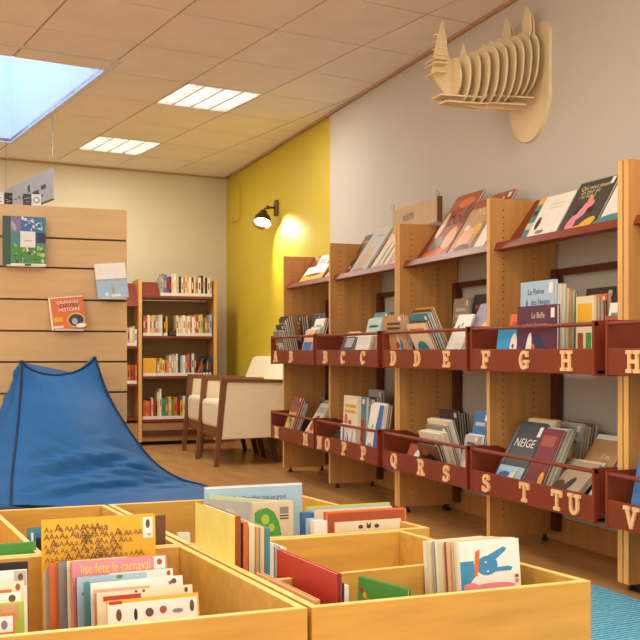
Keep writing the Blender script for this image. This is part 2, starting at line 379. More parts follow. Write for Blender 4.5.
def stackX(X, uL, uR, vt, lean, zb, col, t, desc, where, behind=(), grp=None, art='auto', text=(), w=None, **kw):
    """a leaning pile of books whose covers face the aisle (-X); behind = (colour, thickness, image top row)"""
    th = math.radians(lean); D = (math.sin(th), 0, math.cos(th))
    YL = yx(uL, X); YR = yx(uR, X); ww = w or (YL - YR)
    P = [X, YL, zb]; L = max(.06, reach(P, D, vt)); L = min(L, .42)
    book(Mx(X, YL, zb, -90, lean), ww, L, t, col, desc + ' ' + where, art, text, group=grp, **kw)
    x = X; tp = t; short = desc.split()[:6]
    while short[-1] in ('with', 'and', 'at', 'titled', 'in', 'the', 'of', 'near', 'by', 'blue' if len(short) > 5 else ''): short.pop()
    short = ' '.join(short)
    for k, bb in enumerate(behind):
        c2, t2, v2 = bb[:3]; dy = bb[3] if len(bb) > 3 else 0; w2 = bb[4] if len(bb) > 4 else ww
        x += (tp + .0015) / math.cos(th); tp = t2
        P = [x, YL, zb]; L2 = min(max(.06, reach(P, D, v2)), .42)
        book(Mx(x, YL - dy, zb, -90, lean), w2, L2, t2, c2, '%s book %s the %s %s' % (nice(c2), ORD[k], short, where), group=grp)
    return x
def W_(s): return s
zu, zl = .757, .252
G = ['books in the upper bin lettered ', 'books in the lower bin lettered ']
# ---- upper bin A B
w = 'in bin A-B'; g = G[0] + 'A B'
stackX(2.13, 279, 287, 332, -12, zu, 'grey', .012, 'grey comic album at the left', w, [('silver', .012, 331), ('darkgrey', .014, 325), ('silver', .012, 324), ('brown', .012, 319), ('darkgrey', .014, 317), ('grey', .012, 317)], g, w=.17)
stackX(2.11, 299, 308, 330, 14, zu, 'peach', .012, 'pale peach and white cover', w, [('white', .014, 329), ('aqua', .014, 327), ('white', .014, 319), ('darkgrey', .016, 318)], g, w=.17)
stackX(2.30, 297, 306, 316, -6, zu, 'brown', .014, 'brown book at the back', w, [('mauve', .012, 317), ('darkgrey', .02, 316)], g, w=.18)
stackX(2.32, 308, 316, 315, 6, zu, 'grey', .014, 'grey book in the back corner', w, [('silver', .012, 314)], g, w=.17)
# ---- upper bin B C
w = 'in bin B-C-C'; g = G[0] + 'B C C'
stackX(2.10, 335, 348, 337, 22, zu, 'darkgrey', .012, 'dark cover with yellow patch', w, [('cream', .012, 332)], g, art=[(ell(.3, .35, .25, .2), 'black'), (ell(.65, .3, .2, .14), 'yellow'), (rc(.3, .6, .95, .95), 'silver')], w=.17)
stackX(2.10, 352, 369, 335.5, 14, zu, 'white', .012, 'plain white cover with grey foot band', w, [('yellow', .01, 336), ('white', .012, 335), ('aqua', .014, 319), ('aqua', .01, 318), ('teal', .016, 313), ('darkgreen', .014, 313)], g, art=[(rc(0, 0, 1, .22), 'silver'), (rc(.1, .1, .8, .16), 'grey')], w=.19)
# ---- upper bin D D E
w = 'in bin D-D-E'; g = G[0] + 'D D E'
stackX(2.125, 389, 408, 316, -9, zu, 'tan', .012, 'tan drawn cover at the left', w, [('cream', .008, 317), ('tan', .010, 317)], g, w=.24)
stackX(2.15, 422, 434, 325, -24, zu, 'cream', .008, 'cream cover with orange title band', w, [('orange', .010, 324), ('darkgreen', .012, 322), ('teal', .012, 315), ('silver', .012, 314), ('brown', .010, 311), ('yellow', .008, 309)], g, art=[(rc(.1, .78, .9, .9), 'orange'), (ell(.5, .4, .3, .2), 'teal')], w=.19)
stackX(2.10, 439, 451, 315, 24, zu, 'white', .010, 'white cover with small flowers', w, [('silver', .012, 318)], g, art=[(ell(.3, .75, .09, .05), 'orange'), (ell(.5, .8, .06, .04), 'green'), (ell(.25, .2, .1, .06), 'yellow'), (ell(.7, .3, .05, .05), 'red'), (ell(.45, .12, .05, .03), 'grey')], w=.14)
stackX(2.10, 452, 465, 304, 28, zu, 'silver', .012, 'grey landscape cover with yellow', w, [('grey', .012, 304)], g, art=[(rc(0, .55, 1, 1), 'mauve'), (ell(.7, .6, .25, .1, .5), 'yellow'), (ell(.4, .15, .2, .05), 'darkgrey'), (ell(.8, .4, .2, .08), 'yellow')], w=.17)
stackX(2.41, 450, 466, 299, 4, zu, 'sepia', .014, 'dull brown cover standing at the back', w, [], g)
stackX(2.43, 470, 485, 295, 4, zu, 'darkgrey', .012, 'dark picture cover against the back rail', w, [], g, w=.17)
# ---- upper bin F G H
w = 'in bin F-G-H'; g = G[0] + 'F G H'
stackX(2.10, 494, 515, 329, 8, zu, 'skyblue', .010, 'sky blue cover with white round figure', w, [('orange', .012, 315, .06, .14)], g, art=[(ell(.82, .5, .17, .38), 'white'), (ell(.8, .55, .05, .06), 'darkgrey')], w=.155)
stackX(2.105, 516.5, 556, 307, 1, zu, 'purple', .014, 'purple cover with night blue figure', w, [], g, art=[(ell(.45, .25, .3, .3), 'navy'), (ell(.3, .3, .07, .28, -.2), 'white'), (ell(.42, .3, .05, .1), 'orange'), (rc(.86, .8, .95, .95), 'white')], text=[('La Belle', .38, .80, .12, 'cream', .72), ('au bois dormant', .15, .66, .09, 'cream', .82)])
stackX(2.125, 519, 555, 283, 1.5, zu, 'lightblue', .014, 'light blue cover titled La Reine des Neiges', w, [('white', .016, 287), ('cream', .018, 287), ('beige', .016, 291), ('yellow', .008, 294), ('palegreen', .012, 293), ('teal', .012, 295)], g, art=[(ell(.2, .5, .05, .3), 'blue'), (ell(.3, .42, .05, .2), 'navy'), (ell(.12, .42, .1, .12), 'mauve'), (rc(.84, .85, .95, .97), 'white')], text=[('La Reine', .22, .85, .14, 'navy', .75), ('des Neiges', .32, .73, .13, 'navy', .9)], w=.235)
stackX(2.18, 576, 593, 297, 0, zu, 'cream', .012, 'cream cover with small figures', w, [('tan', .014, 298), ('beige', .012, 300), ('brown', .012, 302), ('orange', .02, 295)], g, art=[(rc(.1, .65, .9, .9), 'yellow'), (rc(.1, .1, .4, .5), 'rust'), (rc(.55, .1, .85, .5), 'green')], w=.11)
stackX(2.16, 597, 604, 316, 10, zu, 'rust', .014, 'low orange red book at the near end', w, [('white', .014, 303)], g, w=.1)
stackX(2.44, 584, 604, 289, 2, zu, 'darkgrey', .012, 'dark picture strip against the back rail', w, [], g, w=.19)
# ---- lower bin M M
w = 'in bin M-M'; g = G[1] + 'M M'
stackX(2.10, 280.5, 293, 396, 20, zl, 'rust', .014, 'rust red comic cover', w, [('darkred', .014, 399), ('silver', .01, 402, .06, .13), ('darkgreen', .014, 404, .06, .12)], g, w=.17)
stackX(2.36, 298, 310, 387, 0, zl, 'navy', .02, 'navy blue cover at the back', w, [], g, w=.18)
stackX(2.10, 299, 310, 403, 32, zl, 'cream', .012, 'cream comic cover with red figure', w, [('tan', .012, 400), ('pink', .012, 402)], g, art=[(ell(.5, .5, .3, .2), 'red'), (ell(.3, .2, .2, .1), 'orange'), (rc(.1, .75, .9, .9), 'silver'), (ell(.7, .25, .12, .08), 'yellow')], w=.16)
stackX(2.42, 314, 320, 394, 4, zl, 'grey', .016, 'grey blue book in the back corner', w, [], g, w=.12)
# ---- lower bin N O P P
w = 'in bin N-O-P-P'; g = G[1] + 'N O P P'
stackX(2.11, 319, 330, 430, 45, zl, 'darkgrey', .010, 'dark thin album slumped at the left', w, [('silver', .006, 428), ('brown', .008, 427)], g, w=.2)
stackX(2.10, 340, 359, 423, 2, zl, 'white', .012, 'white cover with blue line drawing', w, [('cream', .016, 395), ('teal', .02, 395, .06), ('grey', .02, 397, .08), ('darkgrey', .014, 395, .1)], g, art=[(ell(.2, .6, .06, .3), 'blue'), (ell(.5, .4, .04, .35, .2), 'darkgrey'), (ell(.75, .5, .05, .35, -.2), 'silver'), (ell(.35, .3, .03, .28), 'grey')], w=.22)
stackX(2.10, 363.5, 375, 404, 9, zl, 'white', .012, 'white cover with broad blue side', w, [('white', .012, 402), ('brown', .012, 403), ('tan', .01, 404)], g, art=[([(.6, 0), (1, 0), (1, 1), (.7, 1), (.55, .5)], 'blue'), (ell(.3, .2, .2, .1), 'silver'), (ell(.35, .6, .06, .04), 'grey')], w=.17)
stackX(2.37, 366, 380, 389, 3, zl, 'silver', .018, 'silver grey cover standing tallest', w, [], g, w=.2)
# ---- lower bin Q R S
w = 'in bin Q-R-S'; g = G[1] + 'Q R S'
stackX(2.10, 402, 413, 443, 22, zl, 'rust', .012, 'red and white cover at the left', w, [], g, art=[(ell(.75, .55, .2, .25), 'white'), (ell(.7, .3, .1, .1), 'darkgrey'), (ell(.9, .1, .2, .1), 'cream')], w=.14)
stackX(2.14, 425, 443, 443, -18, zl, 'brown', .012, 'dark brown shadowy picture cover', w, [('darkgrey', .010, 440), ('cream', .024, 431), ('cream', .02, 430), ('grey', .012, 424), ('cream', .026, 419), ('darkgrey', .010, 418)], g, art=[(ell(.5, .4, .35, .3), 'black'), (ell(.3, .7, .15, .1), 'rust')], w=.21)
stackX(2.36, 444, 458, 409, -6, zl, 'darkgrey', .014, 'dark album at the back', w, [('silver', .01, 411), ('black', .014, 410), ('brown', .014, 412)], g, w=.2)
stackX(2.095, 457, 465, 434, 12, zl, 'silver', .012, 'pale grey cover at the near end', w, [('white', .012, 433), ('blue', .014, 411), ('lightblue', .012, 411)], g, w=.12)
# ---- lower bin S T T U
w = 'in bin S-T-T-U'; g = G[1] + 'S T T U'
stackX(2.10, 487, 514, 422, 30, zl, 'darkgrey', .014, 'slate grey cover with blue picture titled NEIGE', w, [('darkgreen', .014, 421, -.03), ('cream', .012, 418), ('tan', .010, 417)], g, art=[(rc(.05, .0, .95, .38), 'lightblue'), (ell(.35, .2, .25, .1), 'blue'), (ell(.6, .22, .12, .08, .4), 'white'), (ell(.75, .3, .1, .05, 1), 'silver'), (rc(.82, .82, .94, .96), 'white'), (rc(.05, .4, .08, .95), 'grey')], text=[('NEIGE', .18, .66, .26, 'white')], w=.205)
stackX(2.10, 517, 531, 428, 26, zl, 'darkred', .012, 'dark red cover', w, [('silver', .014, 427), ('palegreen', .014, 427), ('grey', .012, 429)], g, art=[(rc(.1, .75, .8, .9), 'rust'), (ell(.8, .3, .12, .1), 'yellow')], w=.13)
stackX(2.33, 549, 566, 421, 10, zl, 'silver', .012, 'pale grey cover at the back', w, [('tan', .012, 423), ('beige', .012, 424), ('brown', .014, 421), ('silver', .014, 422)], g, w=.17)
stackX(2.12, 528, 566, 458, 46, zl, 'sepia', .012, 'sepia cover lying back with dark silhouettes', w, [('cream', .008, 457)], g, art=[(ell(.25, .45, .1, .2, .5), 'darkgrey'), (ell(.45, .4, .12, .15, .3), 'brown'), (ell(.65, .45, .08, .2, -.3), 'darkgrey'), (ell(.3, .8, .06, .05), 'brown')], w=.25)
stackX(2.22, 560, 584, 434, 36, zl, 'tan', .014, 'pinkish brown cover with black silhouettes', w, [], g, art=[(ell(.3, .35, .2, .12, .4), 'black'), (ell(.75, .3, .22, .2), 'black'), (rc(0, .93, 1, 1), 'white')], text=[('I m', .5, .65, .2, 'white')], w=.19)
stackX(2.095, 577, 594, 474, 38, zl, 'lightblue', .010, 'light blue cover near the end panel', w, [('blue', .012, 462, .03)], g, art=[(ell(.5, .1, .4, .1), 'white'), (ell(.6, .5, .1, .1), 'teal')], w=.1)
# ---- lower bin V
stackX(2.09, 627, 660, 452, 12, zl, 'blue', .014, 'blue cover with white foot', 'in bin V', [], G[1] + 'V', art=[(rc(0, 0, 1, .25), 'white'), (ell(.5, .6, .2, .2), 'lightblue')])
# ---- display shelves
zd = 1.265; g = 'picture books displayed on the sloping top shelves'
w = 'on the top display shelf '
def disp(uL, uR, vt, lean, col, t, desc, art='auto', text=(), X=2.215, dz=0, w_=None, **kw):
    stackX(X, uL, uR, vt, lean, zd + dz, col, t, desc, 'on the top sloping shelf', [], g, art, text, w=w_, **kw)
disp(296, 324, 268, 36, 'yellow', .010, 'yellow and white cover in the bay beside the yellow wall', [(rc(.02, .55, .98, .98), 'white'), (ell(.5, .5, .35, .08), 'brown'), (ell(.4, .2, .2, .06), 'orange')], w_=.42)
disp(306, 326, 256, 30, 'white', .010, 'tall white cover behind the yellow one', X=2.25, w_=.19)
disp(322, 338, 266, 36, 'pink', .010, 'pale pink cover beside the yellow one', w_=.1)
disp(346.5, 366, 229.5, 34, 'silver', .014, 'pale cover with a brown building above the letter C bin', [(ell(.5, .3, .3, .25), 'sepia'), (rc(.35, .2, .6, .6), 'tan'), (rc(.2, .05, .8, .12), 'brown'), (rc(.4, .8, .7, .84), 'grey')], w_=.25)
disp(341, 352, 236, 32, 'darkgrey', .012, 'dark cover peeping out behind the pale building cover', X=2.245, w_=.22)
disp(367.5, 384, 226, 34, 'beige', .014, 'beige, peach and grey cover with trees', [(rc(0, .55, 1, 1), 'peach'), (ell(.4, .35, .08, .3), 'grey'), (ell(.7, .3, .06, .3), 'darkgrey'), (ell(.5, .1, .4, .06), 'sepia')], w_=.22)
disp(384.5, 392, 235, 34, 'pink', .012, 'dull pink cover against the double panel', w_=.1)
disp(418.5, 443, 197, 33, 'rust', .014, 'large rust red cover titled ZOO', [(rc(.0, .0, .5, .14), 'orange'), (ell(.3, .25, .22, .12), 'grey'), (ell(.75, .3, .2, .18), 'peach'), (ell(.12, .55, .1, .2), 'cream'), (ell(.6, .85, .3, .08), 'orange'), (ell(.85, .7, .1, .12), 'brown'), (ell(.5, .12, .3, .06), 'orange')], [('ZOO', .28, .52, .34, '3A1510')], w_=.26)
disp(444.5, 463, 202, 33, 'tan', .014, 'tan and rust cover titled MOI', [(ell(.4, .3, .25, .2), 'peach'), (ell(.5, .12, .3, .08), 'brown'), (ell(.7, .45, .15, .1), 'yellow'), (ell(.25, .5, .1, .05), 'white'), (rc(0, .85, 1, 1), 'rust')], [('MOI', .3, .7, .28, 'cream')], w_=.24)
disp(464.5, 482, 210, 33, 'white', .010, 'white cover next to the tan MOI cover', [(rc(0, .8, 1, 1), 'rust')], w_=.14)
disp(460, 478, 195, 31, 'rust', .012, 'rust red cover behind the MOI cover', X=2.25, w_=.2)
disp(517, 552, 199, 31, 'white', .010, 'white cover in a patterned green and yellow border', [(rc(0, 0, .18, 1), 'teal'), (rc(0, 0, 1, .08), 'darkgreen'), (rc(.0, .85, .18, 1), 'yellow'), (rc(.0, .3, .18, .45), 'palegreen'), (rc(.02, .6, .16, .72), 'darkgrey'), (rc(.8, 0, .95, .12), 'yellow'), (rc(.4, 0, .6, .08), 'mauve'), (ell(.33, .4, .06, .14), 'darkgrey'), (ell(.5, .2, .12, .04), 'grey'), (rc(.4, .78, .85, .79), 'silver'), (rc(.45, .7, .8, .71), 'silver')])
disp(553.5, 590, 184, 31, 'darkgrey', .014, 'dark grey cover with pink pig in a crown', [(ell(.42, .38, .2, .1, .5), 'pink'), (ell(.3, .2, .12, .14), 'pink'), (ell(.56, .52, .14, .1, .3), 'pink'), (ell(.32, .45, .1, .06, 1), 'black'), (ell(.68, .42, .1, .06), 'black'), (ell(.75, .15, .22, .1, .4), 'yellow'), (ell(.52, .1, .14, .05), 'yellow'), ([(.48, .6), (.6, .62), (.62, .74), (.56, .67), (.52, .73)], 'yellow'), (rc(.88, .85, .97, .98), 'white')], [('Qui veut jouer', .12, .83, .13, 'cream'), ('un tour au', .18, .75, .12, 'cream'), ('roi lion ?', .2, .67, .12, 'cream')])
disp(594, 612, 180, 31, 'white', .012, 'white cover with teal hill and orange shape', [(ell(.4, .12, .6, .16), 'teal'), (ell(.5, .05, .3, .1), 'green'), (ell(.8, .6, .3, .15), 'orange')], w_=.2)
# album sign on top of the double panel
Xs = 2.33; ya, yb = yx(393, Xs), yx(436, Xs)
zt_, zb_ = zz(208, Xs, ya), zz(228, Xs, ya)
M = T(Xs, ya, HT + .002); s = thing('shelf_sign', 'small tan card sign reading ALBUMS, on the bookcase between bins C and D', 'sign', M)
b = MB(); Ls = ya - yb + .02; hs = .125
b.box((-.003, -Ls, .0), (.003, 0, hs), mat('sign_card', 'C9AC82', .6)); b.build('sign_board', s)
b = MB()
for y in (-.0, -Ls): b.tube([(.006, y, -.0), (.006, y, hs + .03)], .003, METAL, 8); b.tube([(.006, y, hs + .03), (-.008, y, hs + .036), (-.008, y, hs + .01)], .002, METAL, 8)
b.box((-.006, -Ls - .012, 0), (.02, -Ls + .0, hs + .005), GROOVE)
b.build('clip_frame', s)
vs, fs = tmesh('ALBUMS', .05); b = MB(); b.add([(-.0036, -Ls * .25 - v[0] * .75, hs * .42 + v[1]) for v in vs], fs, BLACK); b.build('sign_text', s, fix=False)

# ------------------------------------------------------------------ rhino head trophy
Yt = 3.945; t = thing('rhino_head_trophy', 'plywood slice-built rhinoceros head trophy hung high on the white wall', 'wall decoration', T(WX, Yt, 2.08))
yz = lambda a, c, t_: (t_, a, c)
b = MB(); pl = [(-.17, .17), (-.13, .215), (.13, .215), (.17, .17)] + [(.17 * math.cos(x), -.08 + .22 * math.sin(x)) for x in [(-k * math.pi / 16) for k in range(1, 16)]]
b.slab([(a, c) for a, c in pl], yz, -.016, -.0, PLY, PLYE); b.build('back_plate', t)
import itertools
NS = 10
for k in range(NS):
    f_ = k / (NS - 1); X = -(WX - xy(452, Yt)) + f_ * ((WX - xy(452, Yt)) - .055)
    q3 = lambda a0, a1, a2: a0 * (1 - f_) * (1 - f_) + 2 * (2 * a1 - .5 * a0 - .5 * a2) * f_ * (1 - f_) + a2 * f_ * f_
    zc_ = q3(-.055, -.02, .045); hh = q3(.088, .132, .14); hw = q3(.085, .15, .16)
    pts = []
    for i in range(28):
        a = 2 * math.pi * i / 28; r = 1 + .07 * math.sin(3 * a + 1.2) * (f_ > .1)
        y_ = hw * math.cos(a) * r; z_ = zc_ + hh * math.sin(a) * r
        pts.append((y_, z_))
    if k in (4, 5, 6): pts[7] = (pts[7][0], pts[7][1] + .02)
    b = MB(); b.slab(pts, yz, X - .004, X + .004, PLY, PLYE); b.build('head_slice', t)
# long profile plate in the middle plane
X0 = -(WX - xy(446, Yt)); xz = lambda a, c, t_: (a, t_, c)
XF = -(WX - xy(434, Yt))
prof = [(XF + .0, .03), (XF + .01, .10), (XF + .045, .155), (XF + .06, .10), (XF + .075, .035), (XF + .13, .05), (XF + .145, .115), (XF + .165, .055), (XF + .3, .10), (-.03, .16), (-.016, .16), (-.016, -.10), (-.08, -.16), (XF + .22, -.17), (XF + .08, -.155), (XF + .02, -.08), (XF - .012, -.03)]
b = MB(); b.slab(prof, xz, -.004, .004, PLY, PLYE); b.build('profile_plate', t)
b = MB(); hp = [(XF + .02, .0), (XF - .005, .05), (XF + .012, .13), (XF + .035, .2), (XF + .055, .12), (XF + .06, .04)]
b.slab(hp, xz, -.016, -.008, PLY, PLYE)
for z_ in (.045, .075, .105, .135): b.slab([(XF + .0, -.03 + z_ * .12), (XF + .055, -.03 + z_ * .12), (XF + .055, .03 - z_ * .12), (XF + .0, .03 - z_ * .12)], lambda a, c, t_: (a, c, z_ + t_), -.002, .002, PLYE)
b.build('front_horn', t, fix=False)
for q in ((-.02, .0), (-.045, -.01)):
    pass
for k, (dz, l) in enumerate(((.02, .05), (-.0, .07), (-.04, .08))):
    b = MB(); b.slab([(XF - .02, -.035 - l * .3), (XF + .04, -.035 - l * .3), (XF + .04, .045), (XF - .02, .045)], lambda a, c, t_: (a, c, dz + t_), -.002, .002, PLYE); b.build('nose_slat', t)
for (z_, h0, xa, xb) in ((-.135, .07, XF + .01, -.27), (-.158, .055, XF + .04, -.25), (-.12, .085, -.28, -.04), (-.15, .07, -.26, -.07)):
    b = MB(); b.slab([(xa, -h0 * .6), (xb, -h0), (xb, h0), (xa, h0 * .6)], lambda a, c, t_: (a, c, z_ + t_), -.003, .003, PLY, PLYE); b.build('jaw_plate', t)
for sgn in (-1, 1):
    e = [(0, 0), (.035, .05), (.04, .10), (.01, .17), (-.02, .13), (-.03, .06)]
    b = MB(); b.slab([(sgn * .085 + a, .12 + c) for a, c in e], yz, -.075, -.067, PLY, PLYE); b.build('ear', t)
    b = MB(); b.slab([(sgn * .085 + a * .8, .11 + c * .9) for a, c in e], yz, -.055, -.048, PLY, PLYE); b.build('ear', t)

# ------------------------------------------------------------------ wall lamp
Yl = yx(277, WX); zl_ = zz(208, WX, Yl)
t = thing('wall_lamp', 'small bronze spotlight lit on the yellow wall', 'lamp', T(WX + .004, Yl, zl_))
b = MB(); b.box((-.025, -.035, -.065), (0, .035, .065), BRONZE); b.build('wall_plate', t, bevel=.012)
b = MB(); b.tube([(-.025, 0, 0), (-.08, 0, .0), (-.11, 0, -.012), (-.12, 0, -.04)], .009, BRONZE, 10); b.lathe([(0, -.018), (.014, -.012), (.018, 0), (.014, .012), (0, .018)], (-.08, 0, 0), (1, 0, 0), BRONZE, 12); b.build('arm', t, smooth=True)
ax = Vector((-.25, -.45, -.85)).normalized(); oh = Vector((-.118, 0, -.035))
b = MB(); b.lathe([(0, 0), (.028, .0), (.034, .012), (.03, .02), (.045, .035), (.066, .07), (.073, .115), (.076, .122), (.070, .122), (.060, .08)], oh, ax, BRONZE, 28); b.build('lamp_head', t, smooth=True)
b = MB(); b.lathe([(0, .109), (.03, .108), (.06, .098), (.062, .096)], oh, ax, mat('bulb_lit', 'FFF4DA', .4, emit=25), 24); b.build('bulb', t)
l = bpy.data.lights.new('spot', 'SPOT'); l.energy = 20; l.spot_size = math.radians(120); l.spot_blend = .5; l.color = (1, .9, .55); l.shadow_soft_size = .03
lo = bpy.data.objects.new('spot_light', l); COL.objects.link(lo); lo.parent = t; lo.location = oh + ax * .125
tgt = Vector((.75, -.3, -.55)); lo.rotation_euler = tgt.to_track_quat('-Z', 'Y').to_euler()

# ------------------------------------------------------------------ slatwall display
SY = 6.5; SXr = xy(127, SY); SXl = -1.1; st = 1.739
t = thing('slatwall_display', 'tall pale wooden slat display wall behind the blue beanbag', 'display stand')
gaps = [1.539, 1.352, 1.150, .952, .757, .561, .362, .165]
b = MB(); z1 = st
for gz in gaps + [.03]:
    b.box((SXl, SY, gz + .006), (SXr, SY + .016, z1), SLAT); z1 = gz - .006
b.build('slat_board', t, bevel=.0012)
b = MB(); b.box((SXl, SY + .016, .03), (SXr - .002, SY + .045, st - .004), GROOVE); b.box((SXl, SY + .045, .03), (SXr, SY + .06, st), SLAT); b.build('core_board', t)
b = MB()
for X in (SXl + .05, .2, SXr - .04): b.box((X - .02, SY - .0, 0), (X + .02, SY + .3, .03), BLACK)
b.build('base_foot', t)
def ledge(X0, X1, z):
    b = MB(); b.box((X0, SY - .075, z), (X1, SY, z + .003), mat('clear_acrylic', 'D9D2C2', .15)); b.box((X0, SY - .075, z), (X1, SY - .072, z + .014), mat('clear_acrylic', 'D9D2C2', .15)); b.build('book_ledge', t)
gg = 'books displayed on the slat wall'
Yb = SY - .068
def slatbook(uL, uR, vT, vB, col, tt, label, lean, roll, **kw):
    X0, X1 = xy(uL, Yb), xy(uR, Yb); zb = zz(vB, X0, Yb); L = reach((X0, Yb, zb), (0, math.sin(math.radians(lean)), math.cos(math.radians(lean))), vT)
    ledge(X0 + .02, X1 - .02, zb - .003)
    book(Mx(X0, Yb, zb, 0, lean, roll), X1 - X0, L, tt, col, label, group=gg, **kw)
slatbook(3, 46, 215.5, 266, 'darkgreen', .03, 'green book of nature photos with white title square, highest on the slat wall', 4, 0,
   art=[(rc(.18, .0, 1, 1), 'teal'), (rc(.18, .0, 1, .45), 'green'), (rc(.4, .68, .95, .98), 'blue'), (rc(.18, .68, .42, .98), 'mauve'), (ell(.25, .8, .05, .1, .5), 'silver'), (rc(.78, .48, 1, .68), 'navy')] + [(ell(R.uniform(.22, .95), R.uniform(.08, .44), R.uniform(.02, .06), R.uniform(.01, .04), R.uniform(0, 3)), R.choice(['lime', 'darkgreen', 'palegreen', 'white', 'green'])) for _ in range(40)] + [(ell(R.uniform(.45, .92), R.uniform(.72, .96), R.uniform(.02, .06), R.uniform(.01, .03), R.uniform(0, 3)), R.choice(['white', 'lightblue', 'palegreen', 'teal'])) for _ in range(25)] + [(rc(.4, .38, .75, .7), 'white'), (rc(.5, .5, .66, .52), 'silver'), (rc(.18, .01, 1, .06), 'white'), (rc(.5, .015, .65, .055), 'darkgrey')])
slatbook(98, 129, 264, 299, 'silver', .018, 'pale white and blue-grey book with a small hare, right on the slat wall', 8, 5,
   art=[(rc(0, .55, 1, 1), 'white'), (rc(0, 0, 1, .5), 'lightblue'), (ell(.52, .22, .05, .1), 'sepia'), (ell(.49, .36, .015, .06), 'sepia'), (ell(.55, .36, .015, .06), 'sepia'), (ell(.3, .12, .05, .05), 'white'), (rc(.2, .52, .8, .54), 'silver'), (rc(.45, .04, .75, .1), 'white')])
slatbook(52, 87, 298, 330.5, 'orange', .012, 'orange paperback on dates of history with yellow tag, low on the slat wall', 8, 6,
   art=[(rc(0, 0, .05, 1), 'white'), (rc(0, .97, 1, 1), 'white'), (ell(.72, .26, .26, .23), 'yellow'), (ell(.72, .25, .22, .19), 'navy'), (ell(.68, .22, .08, .1), 'silver'), (ell(.85, .08, .15, .07), 'white'), (rc(.08, .24, .34, .38), 'yellow'), (rc(.06, .05, .34, .12), 'cream')],
   text=[('GRANDES', .22, .78, .14, 'white'), ('DATES', .3, .66, .18, 'navy'), ('HISTOIRE', .25, .55, .15, 'white')])
# cards on top of the slatwall
for k, (a, c, col, nm) in enumerate(((-4.5, 3.2, 'white', 'white picture card'), (4.2, 12.5, 'black', 'black picture card'), (13.3, 22, 'silver', 'pale grey picture card'), (23, 31, 'darkgrey', 'dark banded picture card'), (31.8, 41, 'white', 'white picture card with dark ring'))):
    Yk = SY + .02; X0, X1 = xy(a, Yk), xy(c, Yk)
    b = MB(); b.box((0, 0, 0), (X1 - X0, .01, .073), cm(col)); rr = random.Random(k + 3)
    inv = 'black' if col in ('white', 'silver') else 'silver'
    if k == 4:
        for i in range(16):
            a0, a1 = 2 * math.pi * i / 16, 2 * math.pi * (i + .9) / 16; cx, cz = (X1 - X0) / 2, .036
            b.add([(cx + r_ * math.cos(q), -.0006, cz + r_ * math.sin(q)) for r_, q in ((.014, a0), (.02, a0), (.02, a1), (.014, a1))], [(0, 1, 2, 3)], cm('teal'))
    else:
        for _ in range(5): x, z = rr.uniform(.006, .035), rr.uniform(.01, .055); b.add([(x, -.0006, z), (x + .014, -.0006, z), (x + .014, -.0006, z + .004), (x, -.0006, z + .004)], [(0, 1, 2, 3)], cm(inv))
    o = b.build('picture_card', fix=False); o.location = (X0, Yk - .005, st)
    tag(o, nm + ' atop the slat wall, ' + ('cut by the left picture edge', 'second from the picture edge', 'in the middle of its row', 'next to the last', 'right end of its row')[k], 'card', 'picture cards along the top of the slat wall')
# hanging sign
pa, pb = Vector((.70, 7.1, 0)), Vector((.44, 8.2, 0)); dd = pb - pa
t = thing('hanging_sign', 'grey printed sign panel hanging above the slat wall', 'sign', T(pa.x, pa.y, 0) @ Matrix.Rotation(math.atan2(dd.y, dd.x), 4, 'Z'))
b = MB(); b.box((0, -.004, 1.875), (dd.length, .004, 2.09), mat('sign_grey', 'B9AE9E', .4)); b.box((0, -.006, 1.87), (dd.length, .006, 1.878), GROOVE); b.build('sign_panel', t)
b = MB()
for (x, z, w_, h_) in ((.15, 1.97, .1, .03), (.3, 1.94, .14, .04), (.5, 1.99, .05, .05), (.62, 1.96, .2, .02), (.2, 1.92, .35, .012)): b.box((x, .0042, z), (x + w_, .0052, z + h_), cm('darkgrey'))
b.build('print', t, fix=False)
b = MB(); b.tube([(.02, 0, 2.09), (.02, 0, ZC)], .002, METAL, 6); b.tube([(dd.length - .02, 0, 2.09), (dd.length - .02, 0, ZC)], .002, METAL, 6); b.build('hanging_wire', t)

# ------------------------------------------------------------------ back bookcase
BYf = 8.74; BD = .30; HB = 1.46
bl = xy(138.5, BYf); br = xy(217, BYf)
t = thing('bookcase', 'low beech bookcase full of spine-out books against the back wall', 'bookcase')
def uprt(X): b = MB(); b.box((X, BYf, .03), (X + .03, BYf + BD, HB), BEECH); b.box((X, BYf - .001, .03), (X + .03, BYf + .001, HB), BEECH_EDGE); b.build('side_panel', t, fix=False)
LBx = .72
uprt(bl); uprt(br - .03); uprt(LBx)
rows = [296, 336, 376, 419]; rz = [zz(v, 1.9, BYf) for v in rows]
for z in rz:
    b = MB(); b.box((bl + .03, BYf + .005, z - .022), (br - .03, BYf + BD, z), REDB); b.build('shelf', t)
lz = [zz(v, 1.5, BYf) for v in (306, 346, 384, 418)]
for z in lz[1:]:
    b = MB(); b.box((LBx + .03, BYf + .005, z - .022), (bl, BYf + BD, z), REDB); b.build('shelf', t)
b = MB(); z = lz[0]; b.slab([(BYf, z), (BYf + .02, z - .01), (BYf + .2, z + .2), (BYf + .18, z + .21)], lambda a, c, q: (LBx + .03 + q * (bl - LBx - .03), a, c), 0, 1, REDB); b.build('display_shelf', t)
b = MB(); b.box((bl + .03, BYf + .02, .035), (br - .03, BYf + .035, rz[3] - .03), mat('plinth_beige', 'B08A5A', .5)); b.box((bl + .03, BYf + .0, .08), (br - .03, BYf + .02, .13), REDD)
b.box((LBx + .03, BYf + .02, .035), (bl, BYf + .035, rz[3] - .03), mat('plinth_beige', 'B08A5A', .5)); b.build('plinth', t)
